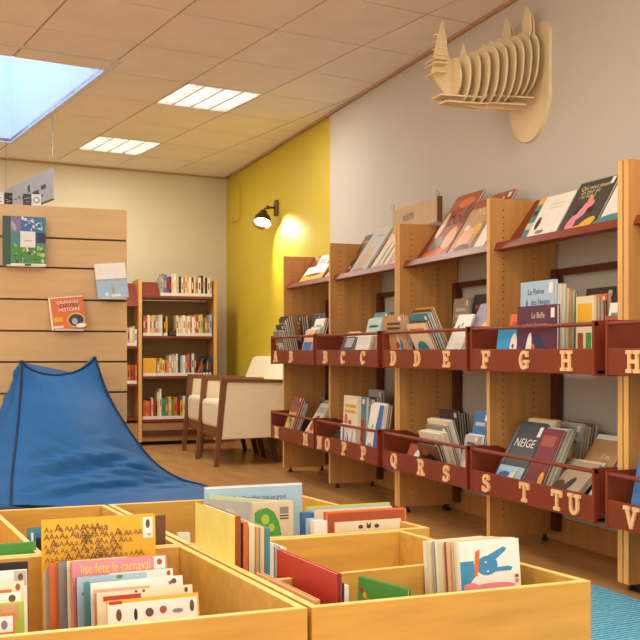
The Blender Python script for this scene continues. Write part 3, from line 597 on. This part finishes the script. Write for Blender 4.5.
b = MB(); b.box((LBx + .03, BYf + BD - .012, .05), (bl, BYf + BD - .002, 1.3), mat('back_board', '9A7A4A', .6)); b.box((bl + .03, BYf + BD - .012, .05), (br - .03, BYf + BD - .002, rz[0] - .03), mat('back_board', '9A7A4A', .6)); b.build('back_board', t)
# sloping end display piece on the first shelf
b = MB(); b.slab([(BYf + .02, rz[0]), (BYf + .03, rz[0]), (BYf + .12, rz[0] + .12), (BYf + .11, rz[0] + .125)], lambda a, c, q: (bl + .03 + q * (xy(160, BYf) - bl - .03), a, c), 0, 1, REDB); b.build('display_shelf', t)
NTH = ['first', 'second', 'third', 'fourth', 'fifth', 'sixth', 'seventh', 'eighth', 'ninth', 'tenth', 'eleventh', 'twelfth', 'thirteenth', 'fourteenth', 'fifteenth', 'sixteenth', 'seventeenth', 'eighteenth', 'nineteenth', 'twentieth', 'twenty-first', 'twenty-second', 'twenty-third', 'twenty-fourth', 'twenty-fifth', 'twenty-sixth', 'twenty-seventh', 'twenty-eighth', 'twenty-ninth']
LAB = mat('spine_label', 'F2EEE4', .6)
def spinebook(X, w, h, d, col, z, label, g, lean=0, lab=True):
    b = MB(); c = cm(col); q = .02 if lab else 0
    b.box((0, 0, 0), (w, .004, .028) if lab else (w, .004, h), LAB if lab else c)
    if lab: b.box((0, 0, .028), (w, .004, h), c)
    b.box((0, .004, 0), (.002, d, h), c); b.box((w - .002, .004, 0), (w, d, h), c)
    b.box((.002, .004, .002), (w - .002, d - .004, h - .003), PAGES)
    acc = R.choice(['white', 'black', 'yellow', 'red']); zz_ = h * .55
    if w > .012: b.box((w * .3, -.0006, zz_ - .03), (w * .7, 0, zz_ + .03), cm(acc))
    o = b.build('book', fix=False); o.matrix_world = T(X, BYf + .02, z) @ Matrix.Rotation(math.radians(lean), 4, 'Y'); tag(o, label, 'book', g); return o
def row(u0, u1, z, hm, cols, shelf, g, wm=.024, skip=(), start=0, case='back bookcase'):
    X = xy(u0, BYf); X1 = xy(u1, BYf); k = start
    n = len(cols); ws = [R.uniform(.75, 1.25) for _ in cols]; sc = (X1 - X) / sum(ws)
    for c, ww in zip(cols, ws):
        ww *= sc; h = hm * R.uniform(.88, 1.06)
        if c is not None:
            spinebook(X, ww - .0012, h, .16, c, z, '%s spine, %s from the left on the %s shelf of the %s' % (nice(c), NTH[k], shelf, case), g); k += 1
        X += ww
    return k
g = 'books on the top shelf of the back bookcase'
row(161, 212.5, rz[0], .19, ['silver', 'grey', 'blue', 'red', 'navy', 'cream', 'white', 'beige', 'darkgrey', 'white', 'orange', 'cream', 'yellow', 'white', 'brown', 'cream', 'tan', 'white', 'darkgrey', 'cream', 'black', 'white', 'beige'], 'top', g)
g = 'books on the second shelf of the back bookcase'
k = row(143.5, 163, rz[1], .185, ['rust', 'orange', 'white', 'yellow', 'beige', 'silver', 'orange', 'lightblue', 'cream'], 'second', g)
k = row(164, 168, rz[1], .17, ['black', 'yellow'], 'second', g, start=k)
k = row(177, 212.5, rz[1], .185, ['cream', 'beige', 'cream', 'white', 'beige', 'white', 'tan', 'white', 'orange', 'red', 'palegreen', 'yellow', 'green', 'orange', 'grey', 'lightblue'], 'second', g, start=k)
o = MB(); o.box((0, 0, 0), (.09, .12, .05), BLACK); o.box((.01, -.001, .01), (.08, 0, .04), cm('darkgrey')); o.tube([(.02, .02, .05), (.045, .02, .075), (.07, .02, .05)], .003, BLACK, 8); o = o.build('bookend_box', fix=False); o.location = (xy(169.5, BYf), BYf + .03, rz[1]); tag(o, 'small dark box between the books on the second shelf of the back bookcase', 'box')
g = 'books on the third shelf of the back bookcase'
k = row(143.5, 157, rz[2], .16, ['yellow'], 'third', g)
k = row(157.5, 170, rz[2], .15, ['tan', 'yellowgreen', 'cream', 'orange', 'tan'], 'third', g, start=k)
k = row(170, 197, rz[2], .19, ['white', 'silver', 'palegreen', 'white', 'darkgrey', 'lightblue', 'white', 'teal', 'orange', 'navy', 'cream', 'darkgreen'], 'third', g, start=k)
for i, (c, dx) in enumerate((('orange', 0), ('teal', .035), ('black', .07), ('darkgrey', .1), ('navy', .13))):
    spinebook(xy(196.5, BYf) + dx - .01 if i else xy(197, BYf), .022, .17 - .01 * (i % 2), .15, c, rz[2] + .002 , '%s book, %s of the slanted ones on the third shelf of the back bookcase' % (nice(c), NTH[i]), g, lean=(24, 16, 8, 3, 0)[i])
g = 'books on the fourth shelf of the back bookcase'
k = row(143, 158, rz[3], .18, ['rust', 'orange', 'tan', 'orange', 'red', 'cream', 'red', 'brown'], 'fourth', g)
k = row(158, 162, rz[3], .26, ['cream', 'white'], 'fourth', g, start=k)
k = row(162, 212, rz[3], .19, ['green', 'teal', 'yellow', 'green', 'orange', 'darkgrey', 'yellow', 'white', 'darkgreen', 'blue', 'red', 'cream', 'orange', 'teal', 'white', 'red', 'yellow'], 'fourth', g, start=k)
g = 'books in the left bay of the back bookcase'
row(118, 137.5, lz[1], .165, ['cream', 'yellow', 'green', 'white', 'pink', 'cream', 'palegreen', 'white'], 'upper', g, case='left bay')
row(118, 137.5, lz[2], .18, ['brown', 'orange', 'red', 'yellow', 'orange', 'rust', 'red', 'orange'], 'lower', g, case='left bay')

# ------------------------------------------------------------------ armchairs
def armchair(X, Y, label):
    t = thing('armchair', label, 'armchair', T(X, Y, 0), 'cream armchairs by the yellow wall')
    Wd, Dp = .60, .66
    for y in (0, Wd - .035):
        b = MB()  # front post, leaning forward and tapering
        f0 = [(0, y), (.035, y), (.035, y + .03), (0, y + .03)]; f1 = [(.055, y), (.098, y), (.098, y + .035), (.055, y + .035)]
        vs = [(x_, y_, 0) for x_, y_ in f0] + [(x_, y_, .635) for x_, y_ in f1]
        b.add(vs, [(3, 2, 1, 0), (4, 5, 6, 7), (0, 1, 5, 4), (1, 2, 6, 5), (2, 3, 7, 6), (3, 0, 4, 7)], WALNUT); b.build('leg', t, bevel=.003)
        b = MB(); yy = y + (.12 if y < .1 else -.12)
        f0 = [(.50, yy + .01), (.53, yy + .01), (.53, yy + .035), (.50, yy + .035)]; f1 = [(.43, yy), (.48, yy), (.48, yy + .035), (.43, yy + .035)]
        vs = [(x_, y_, 0) for x_, y_ in f0] + [(x_, y_, .24) for x_, y_ in f1]
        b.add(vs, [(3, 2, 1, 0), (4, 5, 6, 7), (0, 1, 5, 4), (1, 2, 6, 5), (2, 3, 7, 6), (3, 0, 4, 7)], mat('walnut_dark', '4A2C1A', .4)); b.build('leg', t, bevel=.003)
        b = MB(); pr = [(.056, .607), (.056, .637), (Dp, .612), (Dp, .585)]
        b.slab(pr, lambda a, c, q: (a, y - .005 + q * .045, c), 0, 1, WALNUT); b.build('armrest', t, bevel=.004)
        b = MB(); pr = [(.055, .19), (.095, .605), (Dp - .02, .583), (Dp - .04, .20)]
        b.slab(pr, lambda a, c, q: (a, y + .003 + q * .03, c), 0, 1, CREAM); b.build('side_panel', t, bevel=.01)
    b = MB(); b.box((.05, .035, .195), (.09, Wd - .035, .265), WALNUT); b.box((.09, .04, .2), (Dp - .06, Wd - .04, .24), WALNUT); b.build('seat_frame', t, bevel=.003)
    b = MB(); b.box((.045, .037, .262), (.56, Wd - .037, .465), CREAM); b.build('seat_cushion', t, bevel=.028)
    b = MB(); pr = [(.45, .40), (.60, .76), (.615, .785), (.66, .785), (.72, .76), (.62, .30), (.5, .28)]
    b.slab(pr, lambda a, c, q: (a, .037 + q * (Wd - .074), c), 0, 1, CREAM); b.build('backrest', t, bevel=.022)
armchair(1.80, 6.95, 'cream armchair with walnut frame, nearer of the pair by the bookcases')
armchair(1.84, 7.60, 'cream armchair with walnut frame, farther one beside the back bookcase')

# ------------------------------------------------------------------ beanbag
def V3(u, v, Y): X = xy(u, Y); return Vector((X, Y, zz(v, X, Y)))
def beanbag():
    FL = [(22, 361, 6.22), (21, 385, 6.16), (19, 410, 6.05), (16, 440, 5.9), (13, 465, 5.74), (11, 488, 5.58), (11, 508, 5.42), (13, 530, 5.1)]
    FR = [(95, 357, 6.22), (106, 390, 6.14), (121, 418, 6.04), (138, 443, 5.94), (156, 464, 5.85), (180, 479, 5.76), (207, 487, 5.66), (210, 507, 5.33)]
    BL = [(21, 361, 6.27), (14, 382, 6.3), (5, 406, 6.32), (-12, 436, 6.3), (-26, 458, 6.25), (-38, 478, 6.2), (-44, 490, 6.15), (-48, 500, 6.05)]
    FLp = [V3(*p) for p in FL]; FRp = [V3(*p) for p in FR]; BLp = [V3(*p) for p in BL]
    BRp = [Vector((p.x - .01 - .1 * i / 7, 6.27 + .12 * min(1, i / 3), p.z)) for i, p in enumerate(FRp)]
    for L_ in (FLp, BLp, FRp, BRp):
        L_[-1].z = .02
    def cr(P, t):
        n = len(P) - 1; x = t * n; i = min(int(x), n - 1); f = x - i
        p0, p1, p2, p3 = P[max(i - 1, 0)], P[i], P[i + 1], P[min(i + 2, n)]
        return .5 * ((2 * p1) + (p2 - p0) * f + (2 * p0 - 5 * p1 + 4 * p2 - p3) * f * f + (3 * p1 - p0 - 3 * p2 + p3) * f ** 3)
    NR = 64; seg = [44, 14, 30, 16]
    rng = random.Random(3)
    vs = []; rings = []
    from mathutils import noise as N
    for r in range(NR + 1):
        t_ = r / NR; c = [cr(P, t_) for P in (FLp, FRp, BRp, BLp)]; ring = []
        for s_ in range(4):
            a, b_ = c[s_], c[(s_ + 1) % 4]; n = seg[s_]
            for k in range(n):
                q = k / n; p = a.lerp(b_, q); w_ = 4 * q * (1 - q)
                if s_ == 0:   # front
                    bul = .10 * math.sin(math.pi * min(1, t_ * 1.1)) + .05 * t_
                    p = p + Vector((0, -bul * w_, .03 * w_ * math.sin(math.pi * t_)))
                    if t_ < .25: p.z -= (.10 * w_ ** .7) * (1 - t_ / .25)
                    # folds in the lower front
                    f_ = math.exp(-((t_ - .68) / .2) ** 2) * min(1, w_ * 1.5)
                    nz = N.noise(Vector((q * 1.6, t_ * 17 + q * 2.5, 1))) * .9 + .7 * (.35 - abs(N.noise(Vector((q * 2.5, t_ * 20 - q * 5, 4)))))
                    p += Vector((0, -.75, .65)) * (.075 * f_ * nz) + Vector((0, -1, .4)) * (.006 * w_ * N.noise(Vector((q * 7, t_ * 9, 7))))
                    pk = N.noise(Vector((q * 26, t_ * 6, 2))); p += Vector((0, -1, 0)) * .0015 * pk
                elif s_ == 3:
                    p = p + Vector((-.07 * w_ * math.sin(math.pi * t_) - .02 * t_ * w_, -.02 * w_, 0)); p += Vector((-1, -.5, 0)) * .035 * N.noise(Vector((q * 5 + 9, t_ * 13, 3))) * w_
                    if t_ < .2: p.z -= .01 * w_
                elif s_ == 1: p = p + Vector((.03 * w_ * math.sin(math.pi * t_), 0, .0))
                else:
                    p = p + Vector((0, .03 * w_, 0))
                    if t_ < .25: p.z -= (.12 * w_ ** .7) * (1 - t_ / .25)
                p.z = max(p.z, .008); ring.append(p)
        rings.append(ring)
    n = len(rings[0]); vs = [p for g_ in rings for p in g_]; fs = []
    for r in range(NR):
        for k in range(n): fs.append((r * n + k, (r + 1) * n + k, (r + 1) * n + (k + 1) % n, r * n + (k + 1) % n))
    m = mat('blue_velour', '065F9E', .6, noise=.06, nscale=6, sheen=.05)
    # top: bridge front rim to back rim
    f0 = list(range(0, seg[0] + 1)); back = list(range(seg[0] + seg[1], seg[0] + seg[1] + seg[2] + 1))[::-1]
    fs.append(tuple(range(n))); fs.append(tuple(NR * n + k for k in reversed(range(n))))
    t = thing('beanbag', 'large bright blue peaked beanbag seat in front of the slat wall', 'beanbag', T(.5, 5.8, 0))
    off = Vector((.5, 5.8, 0))
    b = MB(); b.add([v - off for v in vs], fs, m); b.build('cover', t, smooth=True)
    pm = mat('navy_piping', '12294F', .6)
    for name_, idx in (('piping', 0), ('piping', seg[0]), ('piping', seg[0] + seg[1] + seg[2])):
        b = MB(); b.tube([rings[r][idx % n] - off + Vector((0, -.004, .002)) for r in range(NR + 1)], .007, pm, 8); b.build(name_, t, smooth=True)
    b = MB(); b.tube([rings[0][k] - off + Vector((0, 0, .003)) for k in range(seg[0] + 1)], .007, pm, 8); b.build('piping', t, smooth=True)
beanbag()

# ------------------------------------------------------------------ rug
def rug():
    m = bpy.data.materials.new('teal_knit_rug'); m.use_nodes = True; nt = m.node_tree; p = nt.nodes['Principled BSDF']; L = nt.links.new
    tc = nt.nodes.new('ShaderNodeTexCoord'); mp = nt.nodes.new('ShaderNodeMapping'); L(tc.outputs['Object'], mp.inputs['Vector']); mp.inputs['Rotation'].default_value = (0, 0, 1.5)
    w1 = nt.nodes.new('ShaderNodeTexWave'); w1.inputs['Scale'].default_value = 17; w1.inputs['Distortion'].default_value = 3; w1.inputs['Detail Scale'].default_value = 3; L(mp.outputs['Vector'], w1.inputs['Vector'])
    rp = nt.nodes.new('ShaderNodeValToRGB'); e = rp.color_ramp.elements; e[0].color = (*lin('2F93BC'), 1); e[1].color = (*lin('8AD0E6'), 1)
    L(w1.outputs['Fac'], rp.inputs['Fac']); L(rp.outputs['Color'], p.inputs['Base Color']); p.inputs['Roughness'].default_value = .95
    bp = nt.nodes.new('ShaderNodeBump'); bp.inputs['Strength'].default_value = .8; bp.inputs['Distance'].default_value = .01; L(w1.outputs['Fac'], bp.inputs['Height']); L(bp.outputs['Normal'], p.inputs['Normal'])
    b = MB(); b.box((0, 0, 0), (.87, 2.3, .012), m); o = b.build('rug', bevel=.005); o.location = (1.25, .62, .001)
    tag(o, 'turquoise ribbed knitted rug on the wooden floor by the book boxes', 'rug')
rug()

# ------------------------------------------------------------------ foreground book boxes
RZ = .35; BZ = .045
def bin_box(name_label, cFL, cFR, cBR, cBL, dividers=(), tw=.016):
    """corners: front-left, front-right, back-right, back-left in plan"""
    ox, oy = cFL; t = thing('book_box', name_label, 'box', T(ox, oy, 0), 'beech book boxes in the foreground')
    C = [Vector((p[0] - ox, p[1] - oy)) for p in (cFL, cFR, cBR, cBL)]
    cen = sum(C, Vector((0, 0))) / 4
    def inset(p, q, r):    # inner offset corner at q
        a = (q - p).normalized(); c = (r - q).normalized(); na = Vector((-a.y, a.x)); nc = Vector((-c.y, c.x))
        # intersect offset lines
        P1 = p + na * tw; P2 = q + nc * tw; den = a.x * c.y - a.y * c.x; s_ = ((P2.x - P1.x) * c.y - (P2.y - P1.y) * c.x) / den
        return P1 + a * s_
    I = [inset(C[(k - 1) % 4], C[k], C[(k + 1) % 4]) for k in range(4)]
    names = ['front_board', 'side_board', 'back_board', 'side_board']
    for k in range(4):
        b = MB(); b.prism([tuple(C[k]), tuple(C[(k + 1) % 4]), tuple(I[(k + 1) % 4]), tuple(I[k])], BZ, RZ, BOXW, BOXE); b.build(names[k], t, bevel=.0015)
    b = MB(); b.prism([tuple(p) for p in I], BZ + .02, BZ + .035, BOXW); b.build('bottom_board', t)
    b = MB(); b.prism([tuple(cen + (p - cen) * .93) for p in C], 0, BZ, BLACK); b.build('plinth', t)
    for kind, f0, f1 in dividers:
        if kind == 'x': p, q = I[0].lerp(I[3], f0), I[1].lerp(I[2], f1)
        else: p, q = I[0].lerp(I[1], f0), I[3].lerp(I[2], f1)
        d = (q - p).normalized(); nn = Vector((-d.y, d.x)) * tw * .45
        b = MB(); b.prism([tuple(p - nn), tuple(q - nn), tuple(q + nn), tuple(p + nn)], BZ + .035, RZ - .002, BOXW, BOXE); b.build('divider', t)
    return t
eps = .003
FRc = (.632, 1.728), (1.243, 1.728), (1.128, 2.397), (.553, 2.397)
bin_box('front right beech book box holding the blue creature book', *FRc, dividers=[('x', .36, .42)])
bin_box('back right beech book box holding the pale blue bear album', (.553, 2.404), (1.215, 2.404), (1.098, 3.12), (.47, 3.12))
bin_box('front left beech book box holding the yellow letter A book', (-.32, 1.728), (.624, 1.728), (.545, 2.397), (-.36, 2.397))
bin_box('back left beech book box, mostly empty, below the beanbag', (-.36, 2.404), (.545, 2.404), (.462, 3.12), (-.42, 3.12), dividers=[('y', .635, .635)])
zb = BZ + .036
def bookF(Y, uL, uR, vL, col, t, label, lean=8, yaw=0, zb_=None, vb=None, **kw):   # cover faces the viewer (-Y)
    z_ = zb if zb_ is None else zb_; th = math.radians(lean)
    # the top edge, not the foot, is what the photo shows: step the foot forward
    X0 = xy(uL, Y); X1 = xy(uR, Y); zt2 = zz(vL, X0, Y); L = (zt2 - z_) / math.cos(th)
    if vb:   # the art is laid out on the part of the cover that stands above the rim
        q = min(1, (vb - vL) / FPX * dep(X0, Y) / L); ky = lambda y: 1 - q + q * y
        if kw.get('art'): kw['art'] = [([(x, ky(y)) for x, y in p], c_) for p, c_ in kw['art']]
        if kw.get('text'): kw['text'] = [(tx[0], tx[1], ky(tx[2])) + tuple(tx[3:]) for tx in kw['text']]
    return book(Mx(X0, Y - L * math.sin(th), z_, yaw, lean), (X1 - X0) * 1.0, L, t, col, label, **kw)
g = 'picture books in the front left box'
w = ' in the front left box'
rr = random.Random(11)
letA = []
cells = [(.02 + .043 * i + rr.uniform(-.005, .005), .78 - .125 * j + rr.uniform(-.02, .02), i, j) for j in range(7) for i in range(22) if (i < 13 if j in (0, 5, 6) else i < 20 if j in (1, 4) else i < 16 if j != 2 else i < 18) and not (j >= 5 and (i < 3 or 5 < i < 8 or i > 10))]
bookF(2.33, 42, 156, 520.5, 'yellow', .012, 'large yellow book patterned with small dark letters A' + w, lean=4, yaw=1.5, group=g, vb=578, art=[(rc(.885, .58, .975, .95), 'white'), (ell(.93, .83, .02, .08), 'brown')],
      text=[('A' if rr.random() < .85 else 'a', x, y, rr.choice([.06, .065, .075, .1]), 'brown') for x, y, i_, j_ in cells] + [('w', .915, .62, .05, 'black'), ('a', .42, .72, .12, 'brown'), ('a', .48, .3, .1, 'brown')])
NT = [('pink', .014, 2.225, 73, 168, 562, 578, 'pink book reading lise fete le carnaval', [(rc(.86, .15, .98, .95), 'white'), (ell(.92, .6, .03, .2), 'rust')], [('lise fete le carnaval', .08, .2, .15, 'F7E25A', .84)], 11),
      ('white', .01, 2.165, 110, 174, 573.5, 582, 'white book with pale band right behind the light blue one', [(ell(.93, .5, .03, .3), 'rust')], [], 11),
      ('lightblue', .01, 2.12, 78, 148, 577.5, 625, 'light blue book with tree and red bird', [(ell(.14, .83, .05, .07), 'green'), (ell(.11, .66, .05, .06), 'red'), (ell(.14, .72, .02, .1), 'brown'), (ell(.6, .95, .05, .04), 'green')], [], 11),
      ('white', .012, 2.06, 92, 184, 583, 592, 'plain white book with brown snail mark', [(ell(.9, .45, .03, .3), 'brown'), (ell(.86, .3, .02, .2), 'rust')], [], 12),
      ('cream', .012, 1.985, 98, 194, 593, 602, 'white book with short red title band', [(rc(.06, .0, .45, .55), 'red'), (ell(.93, .5, .02, .3), 'brown'), (ell(.4, .8, .015, .15), 'darkgrey'), (ell(.48, .8, .015, .15), 'darkgrey')], [], 12),
      ('yellow', .010, 1.935, 108, 200, 601, 628, 'white book edged yellow with small animals, front of its row', [(rc(.0, .0, .98, .87), 'white'), (rc(.02, .84, .16, .96), 'red'), (ell(.12, .45, .03, .22), 'brown'), (ell(.3, .42, .02, .22), 'black'), (ell(.45, .45, .045, .16), 'brown'), (ell(.6, .5, .04, .14), 'rust'), (ell(.76, .42, .06, .08), 'grey'), (ell(.92, .55, .025, .22), 'brown')], [], 12)]
for col, tt, Y, a, c, v, vb, lb, art, tx, ln in NT: bookF(Y, a, c, v, col, tt, lb + w, lean=ln, yaw=2, group=g, art=art, text=tx, vb=vb)
# the ones showing only their edge at the left of that row
for i, (col, u, Y, v) in enumerate((('beige', 43, 2.305, 573), ('silver', 46, 2.30, 567), ('orange', 49, 2.285, 563), ('grey', 58.5, 2.268, 562), ('white', 67, 2.255, 561), ('yellow', 70, 2.245, 561.5))):
    bookF(Y, u, u + 60, v, col, (.006, .006, .012, .010, .006, .006)[i], ('thin beige book at the far left end of the row', 'thin pale grey book left of the orange cover', 'broad orange cover between the grey ones', 'brown grey cover right of the orange one', 'thin white book against the pink cover', 'thin yellow book touching the pink cover')[i] + w, lean=11, group=g, art=None)
for i, (col, Y, v, a, c) in enumerate((('darkred', 2.20, 578, 76, 120), ('peach', 2.04, 590, 94, 150), ('rust', 2.02, 593, 96, 150), ('teal', 2.09, 583, 84, 120))):
    bookF(Y, a, c, v, col, .01, 'thin %s book showing only its edge' % nice(col) + w, lean=11, group=g, art=None)
# left compartment cards and black book
g2 = 'books at the far left of the front left box'
bookF(2.16, -30, 28, 566, 'black', .016, 'black book with rounded corner standing at the picture edge' + w, lean=4, group=g2, art=[(rc(.1, .86, .8, .93), 'darkgrey')])
for i, (col, Y, c, v, lb, art) in enumerate((('white', 2.06, 27, 574, 'white book with brown bird tag, directly before the black one', [(rc(.8, .1, .99, .95), 'silver'), (ell(.9, .6, .04, .2), 'brown')]), ('cream', 2.00, 24, 586, 'cream book with orange band', [(rc(.3, .1, .8, .6), 'orange'), (ell(.9, .7, .04, .2), 'rust')]), ('white', 1.955, 21, 597, 'white book with brown blot', [(ell(.85, .7, .06, .2), 'brown'), (rc(.7, .0, 1, .3), 'tan')]), ('lime', 1.915, 24, 607, 'lime green edged book', [(rc(0, 0, .92, .9), 'tan')]), ('orange', 1.87, 15, 618, 'white book with orange border, nearest at the picture edge', [(rc(0, 0, .96, .88), 'white'), (ell(.8, .4, .06, .25), 'mauve')]))):
    bookF(Y, -40, c, v, col, .012, lb + w, lean=10, group=g2, art=art, vb=v + 18)
# back left box
w = ' in the back left box'
bookF(2.47, -30, 36, 546.5, 'green', .02, 'green book whose top edge just shows over the rim' + w, lean=3, group='books in the back left box', art=None)
bookF(2.70, 27, 43, 528, 'teal', .012, 'teal book behind the large yellow one' + w, lean=6, art=None, group='books in the back left box')
bookF(2.62, 31, 55, 533, 'blue', .012, 'blue book behind the large yellow one' + w, lean=6, art=[(rc(0, 0, .1, 1), 'white')], group='books in the back left box')
bookF(2.54, 36, 60, 538, 'black', .012, 'small black book behind the large yellow one' + w, lean=6, art=None, group='books in the back left box')
bookF(2.46, 128, 165.5, 517.5, 'brown', .014, 'grey brown book end sticking out behind the yellow book' + w, lean=2, art=None, group='books in the back left box')
# back right box
g = 'books in the back right box'; w = ' in the back right box'
bookF(2.80, 205, 302, 487.5, 'lightblue', .014, 'large pale blue album reading Petit Ours blanc tout est grand' + w, lean=3, group=g, vb=537, art=[(rc(0, .96, 1, 1), 'white')], text=[('Petit Ours blanc tout est grand', .28, .70, .065, 'navy', .84)])
bookF(2.60, 253, 293, 503, 'beige', .024, 'beige book with big green leaf shape' + w, lean=3, group=g, vb=537, art=[([(.03, .0), (.03, .7), (.15, .8), (.35, .84), (.52, .7), (.64, .4), (.7, .0)], 'green'), (ell(.3, .5, .1, .15), 'lime'), (ell(.45, .25, .08, .12), 'lime'), (rc(.66, .56, .88, .6), 'darkgrey'), (rc(.66, .64, .88, .84), 'grey'), (rc(.66, .48, .88, .52), 'darkgrey')])
Xp = xy(206, 2.78); M = Mx(Xp, 2.785, zb, -48, 3)
book(M, .235, zz(496.5, Xp, 2.78) - zb, .014, 'palegreen', 'pale grey cover turned sideways before the light blue album' + w, group=g, art=[(rc(0, 0, 1, .97), 'silver'), (ell(.3, .85, .1, .05), 'palegreen'), (ell(.15, .8, .06, .06), 'grey')])
bookF(2.56, 178, 190, 533, 'white', .016, 'small white book low in the corner' + w, lean=6, group=g, art=None)
bookF(2.62, 303, 314, 513, 'blue', .03, 'thick blue book beside the pale blue album' + w, lean=4, group=g, art=None)
bookF(2.55, 308, 318, 519, 'lightblue', .02, 'light blue spine left of the orange bordered book' + w, lean=4, group=g, art=None)
bookF(2.51, 314, 327, 521, 'white', .03, 'small white book left of the orange bordered one' + w, lean=4, group=g, art=None)
bookF(2.66, 307, 390, 507, 'yellowgreen', .010, 'thin yellow green book peeping over the orange bordered one' + w, lean=4, group=g, art=[(rc(0, 0, 1, .985), 'lightblue')])
bookF(2.60, 315, 392, 510.5, 'cream', .010, 'thin cream book between the yellow green and orange bordered ones' + w, lean=4, group=g, art=None)
bookF(2.52, 326, 406, 512.5, 'orange', .02, 'orange bordered book with three small grey faces' + w, lean=4, group=g, vb=533, spinecol='rust', art=[(rc(0.02, 0, .98, .93), 'rust'), (rc(.1, .0, .93, .5), 'cream')] + [(ell(cx, .2, .03, .1), 'darkgrey') for cx in (.42, .52, .62)] + [(ell(.52 + d_, .33, .008, .06), 'darkgrey') for d_ in (-.02, .02)])
# front right box, left-back cluster: covers face the left wall of the box
g = 'books in the front right box'; w = ' in the front right box'
yaw = -83.2
def bookS(u, v, Y, wd, t, col, label, lean=0, **kw):
    X = xy(u, Y); h = zz(v, X, Y) - zb; return book(Mx(X, Y, zb, yaw, lean), wd, h / math.cos(math.radians(lean)), t, col, label, group=g, **kw)
def side_row(X, Y, specs):
    for (wd, t, col, v, lab, kw) in specs:
        yn = Y - wd; h = zz(v, X + wd * .1, yn) - zb
        # spine turned to the viewer: local x runs away from the viewer, so flip the cover
        M = T(X + t + wd * .12 * 0, yn, zb) @ Matrix.Rotation(math.radians(96.8), 4, 'Z')
        book(M, wd, h, t, col, lab + w, group=g, **kw); X += t + .0015
    return X
P0 = .582
side_row(.599, 2.385, [(.245, .0025, 'yellowgreen', 516, 'tall pale yellow board standing against the box side', dict(art=None, pages=cm('cream'), cover2='EBDD7A')),
    (.215, .02, 'rust', 516, 'thick rust red spine beside the pale yellow board', dict(art=None)), (.205, .007, 'black', 523, 'thin black spine with white lettering mark', dict(art=None)),
    (.2, .012, 'orange', 522, 'orange brown spine', dict(art=None)), (.2, .014, 'cream', 525, 'cream spine right of the orange one', dict(art=None)), (.2, .010, 'tan', 527, 'tan spine', dict(art=None)), (.2, .010, 'beige', 527, 'beige spine with dark lettering mark', dict(art=None)), (.2, .012, 'teal', 528, 'teal spine at the end of the first cluster', dict(art=None)),
    (.14, .012, 'lightblue', 542, 'light blue spine, low', dict(art=None)), (.14, .014, 'white', 544, 'white spine, low', dict(art=None)), (.14, .014, 'silver', 546, 'silver grey spine, low', dict(art=None)), (.14, .014, 'white', 548, 'white spine beside the red book', dict(art=None, spinecol='cream'))])
side_row(.648, 2.03, [(.27, .012, 'tan', 599, 'low light wooden coloured book nearest the box side', dict(art=None, pages=cm('peach')))])
side_row(.70, 2.05, [(.27, .012, 'red', 573, 'bright red book, tallest of the near left group', dict(art=None, spinecol='darkred')), (.235, .018, 'navy', 583, 'navy and white book right of the red one', dict(art=None)), (.23, .01, 'white', 585, 'thin white book beside the navy one', dict(art=None))])
ga, gb = Vector((xy(355, 1.93), 1.93)), Vector((xy(404, 1.79), 1.79)); M = Mx(ga.x, ga.y, zb, math.degrees(math.atan2(gb.y - ga.y, gb.x - ga.x)), 2); book(M, (gb - ga).length, zz(577, ga.x, ga.y) - zb, .01, 'green', 'bright green book with small coloured letters' + w, group=g, art=[(ell(.08 + .07 * i, .90 - .03 * i, .04, .025), ['red', 'yellow', 'orange', 'blue'][i]) for i in range(4)])
# creature book and the pile behind it
blue = 'lightblue'
creature = [([(0, .02), (0, .62), (.22, .62), (.24, .3), (.1, .1)], '3F8FC0'), (ell(.44, .5, .18, .2), '3F8FC0'), ([(.4, .68), (.45, .7), (.72, .86), (.78, .83), (.76, .77), (.58, .6)], '3F8FC0'), ([(.5, .33), (.6, .36), (.84, .36), (.87, .42), (.8, .45), (.55, .45)], '3F8FC0'),
            (ell(.42, .57, .018, .018), 'white'), (ell(.45, .38, .018, .018), 'white'), ([(.22, .3), (.25, .8), (.33, .84), (.31, .6), (.27, .3)], 'orange'), (ell(.5, .05, .4, .09), 'pink'), (ell(.15, .1, .12, .08), 'pink'), (rc(.9, .2, .96, .26), 'red'), (rc(.91, .1, .96, .17), 'tan')]
bookF(1.85, 460, 522, 543.5, 'white', .012, 'white book with a blue long-eared creature, front of its pile' + w, lean=6, yaw=4, group=g, art=creature, vb=592)
pile = [('cream', .012), ('beige', .006), ('peach', .012), ('rust', .004), ('cream', .016), ('white', .01), ('silver', .006), ('cream', .018), ('white', .012)]
Y = 1.865; 
for i, (c_, tt) in enumerate(pile):
    Y += .004; bookF(Y, 457.5 - 3.9 * i, 518 - 4 * i, 542.5 - .15 * i, c_, tt, '%s book, %s the blue creature book' % (nice(c_), ORD[i] if i < 7 else ('eighth behind', 'last behind')[i - 7]) + w, lean=6, yaw=4, group=g, art=[(rc(.02, .93, .98, .97), c_)] if i else [(ell(.1, .96, .03, .015), 'darkred'), (ell(.25, .96, .03, .015), 'brown'), (ell(.55, .96, .03, .015), 'brown')]); Y += tt
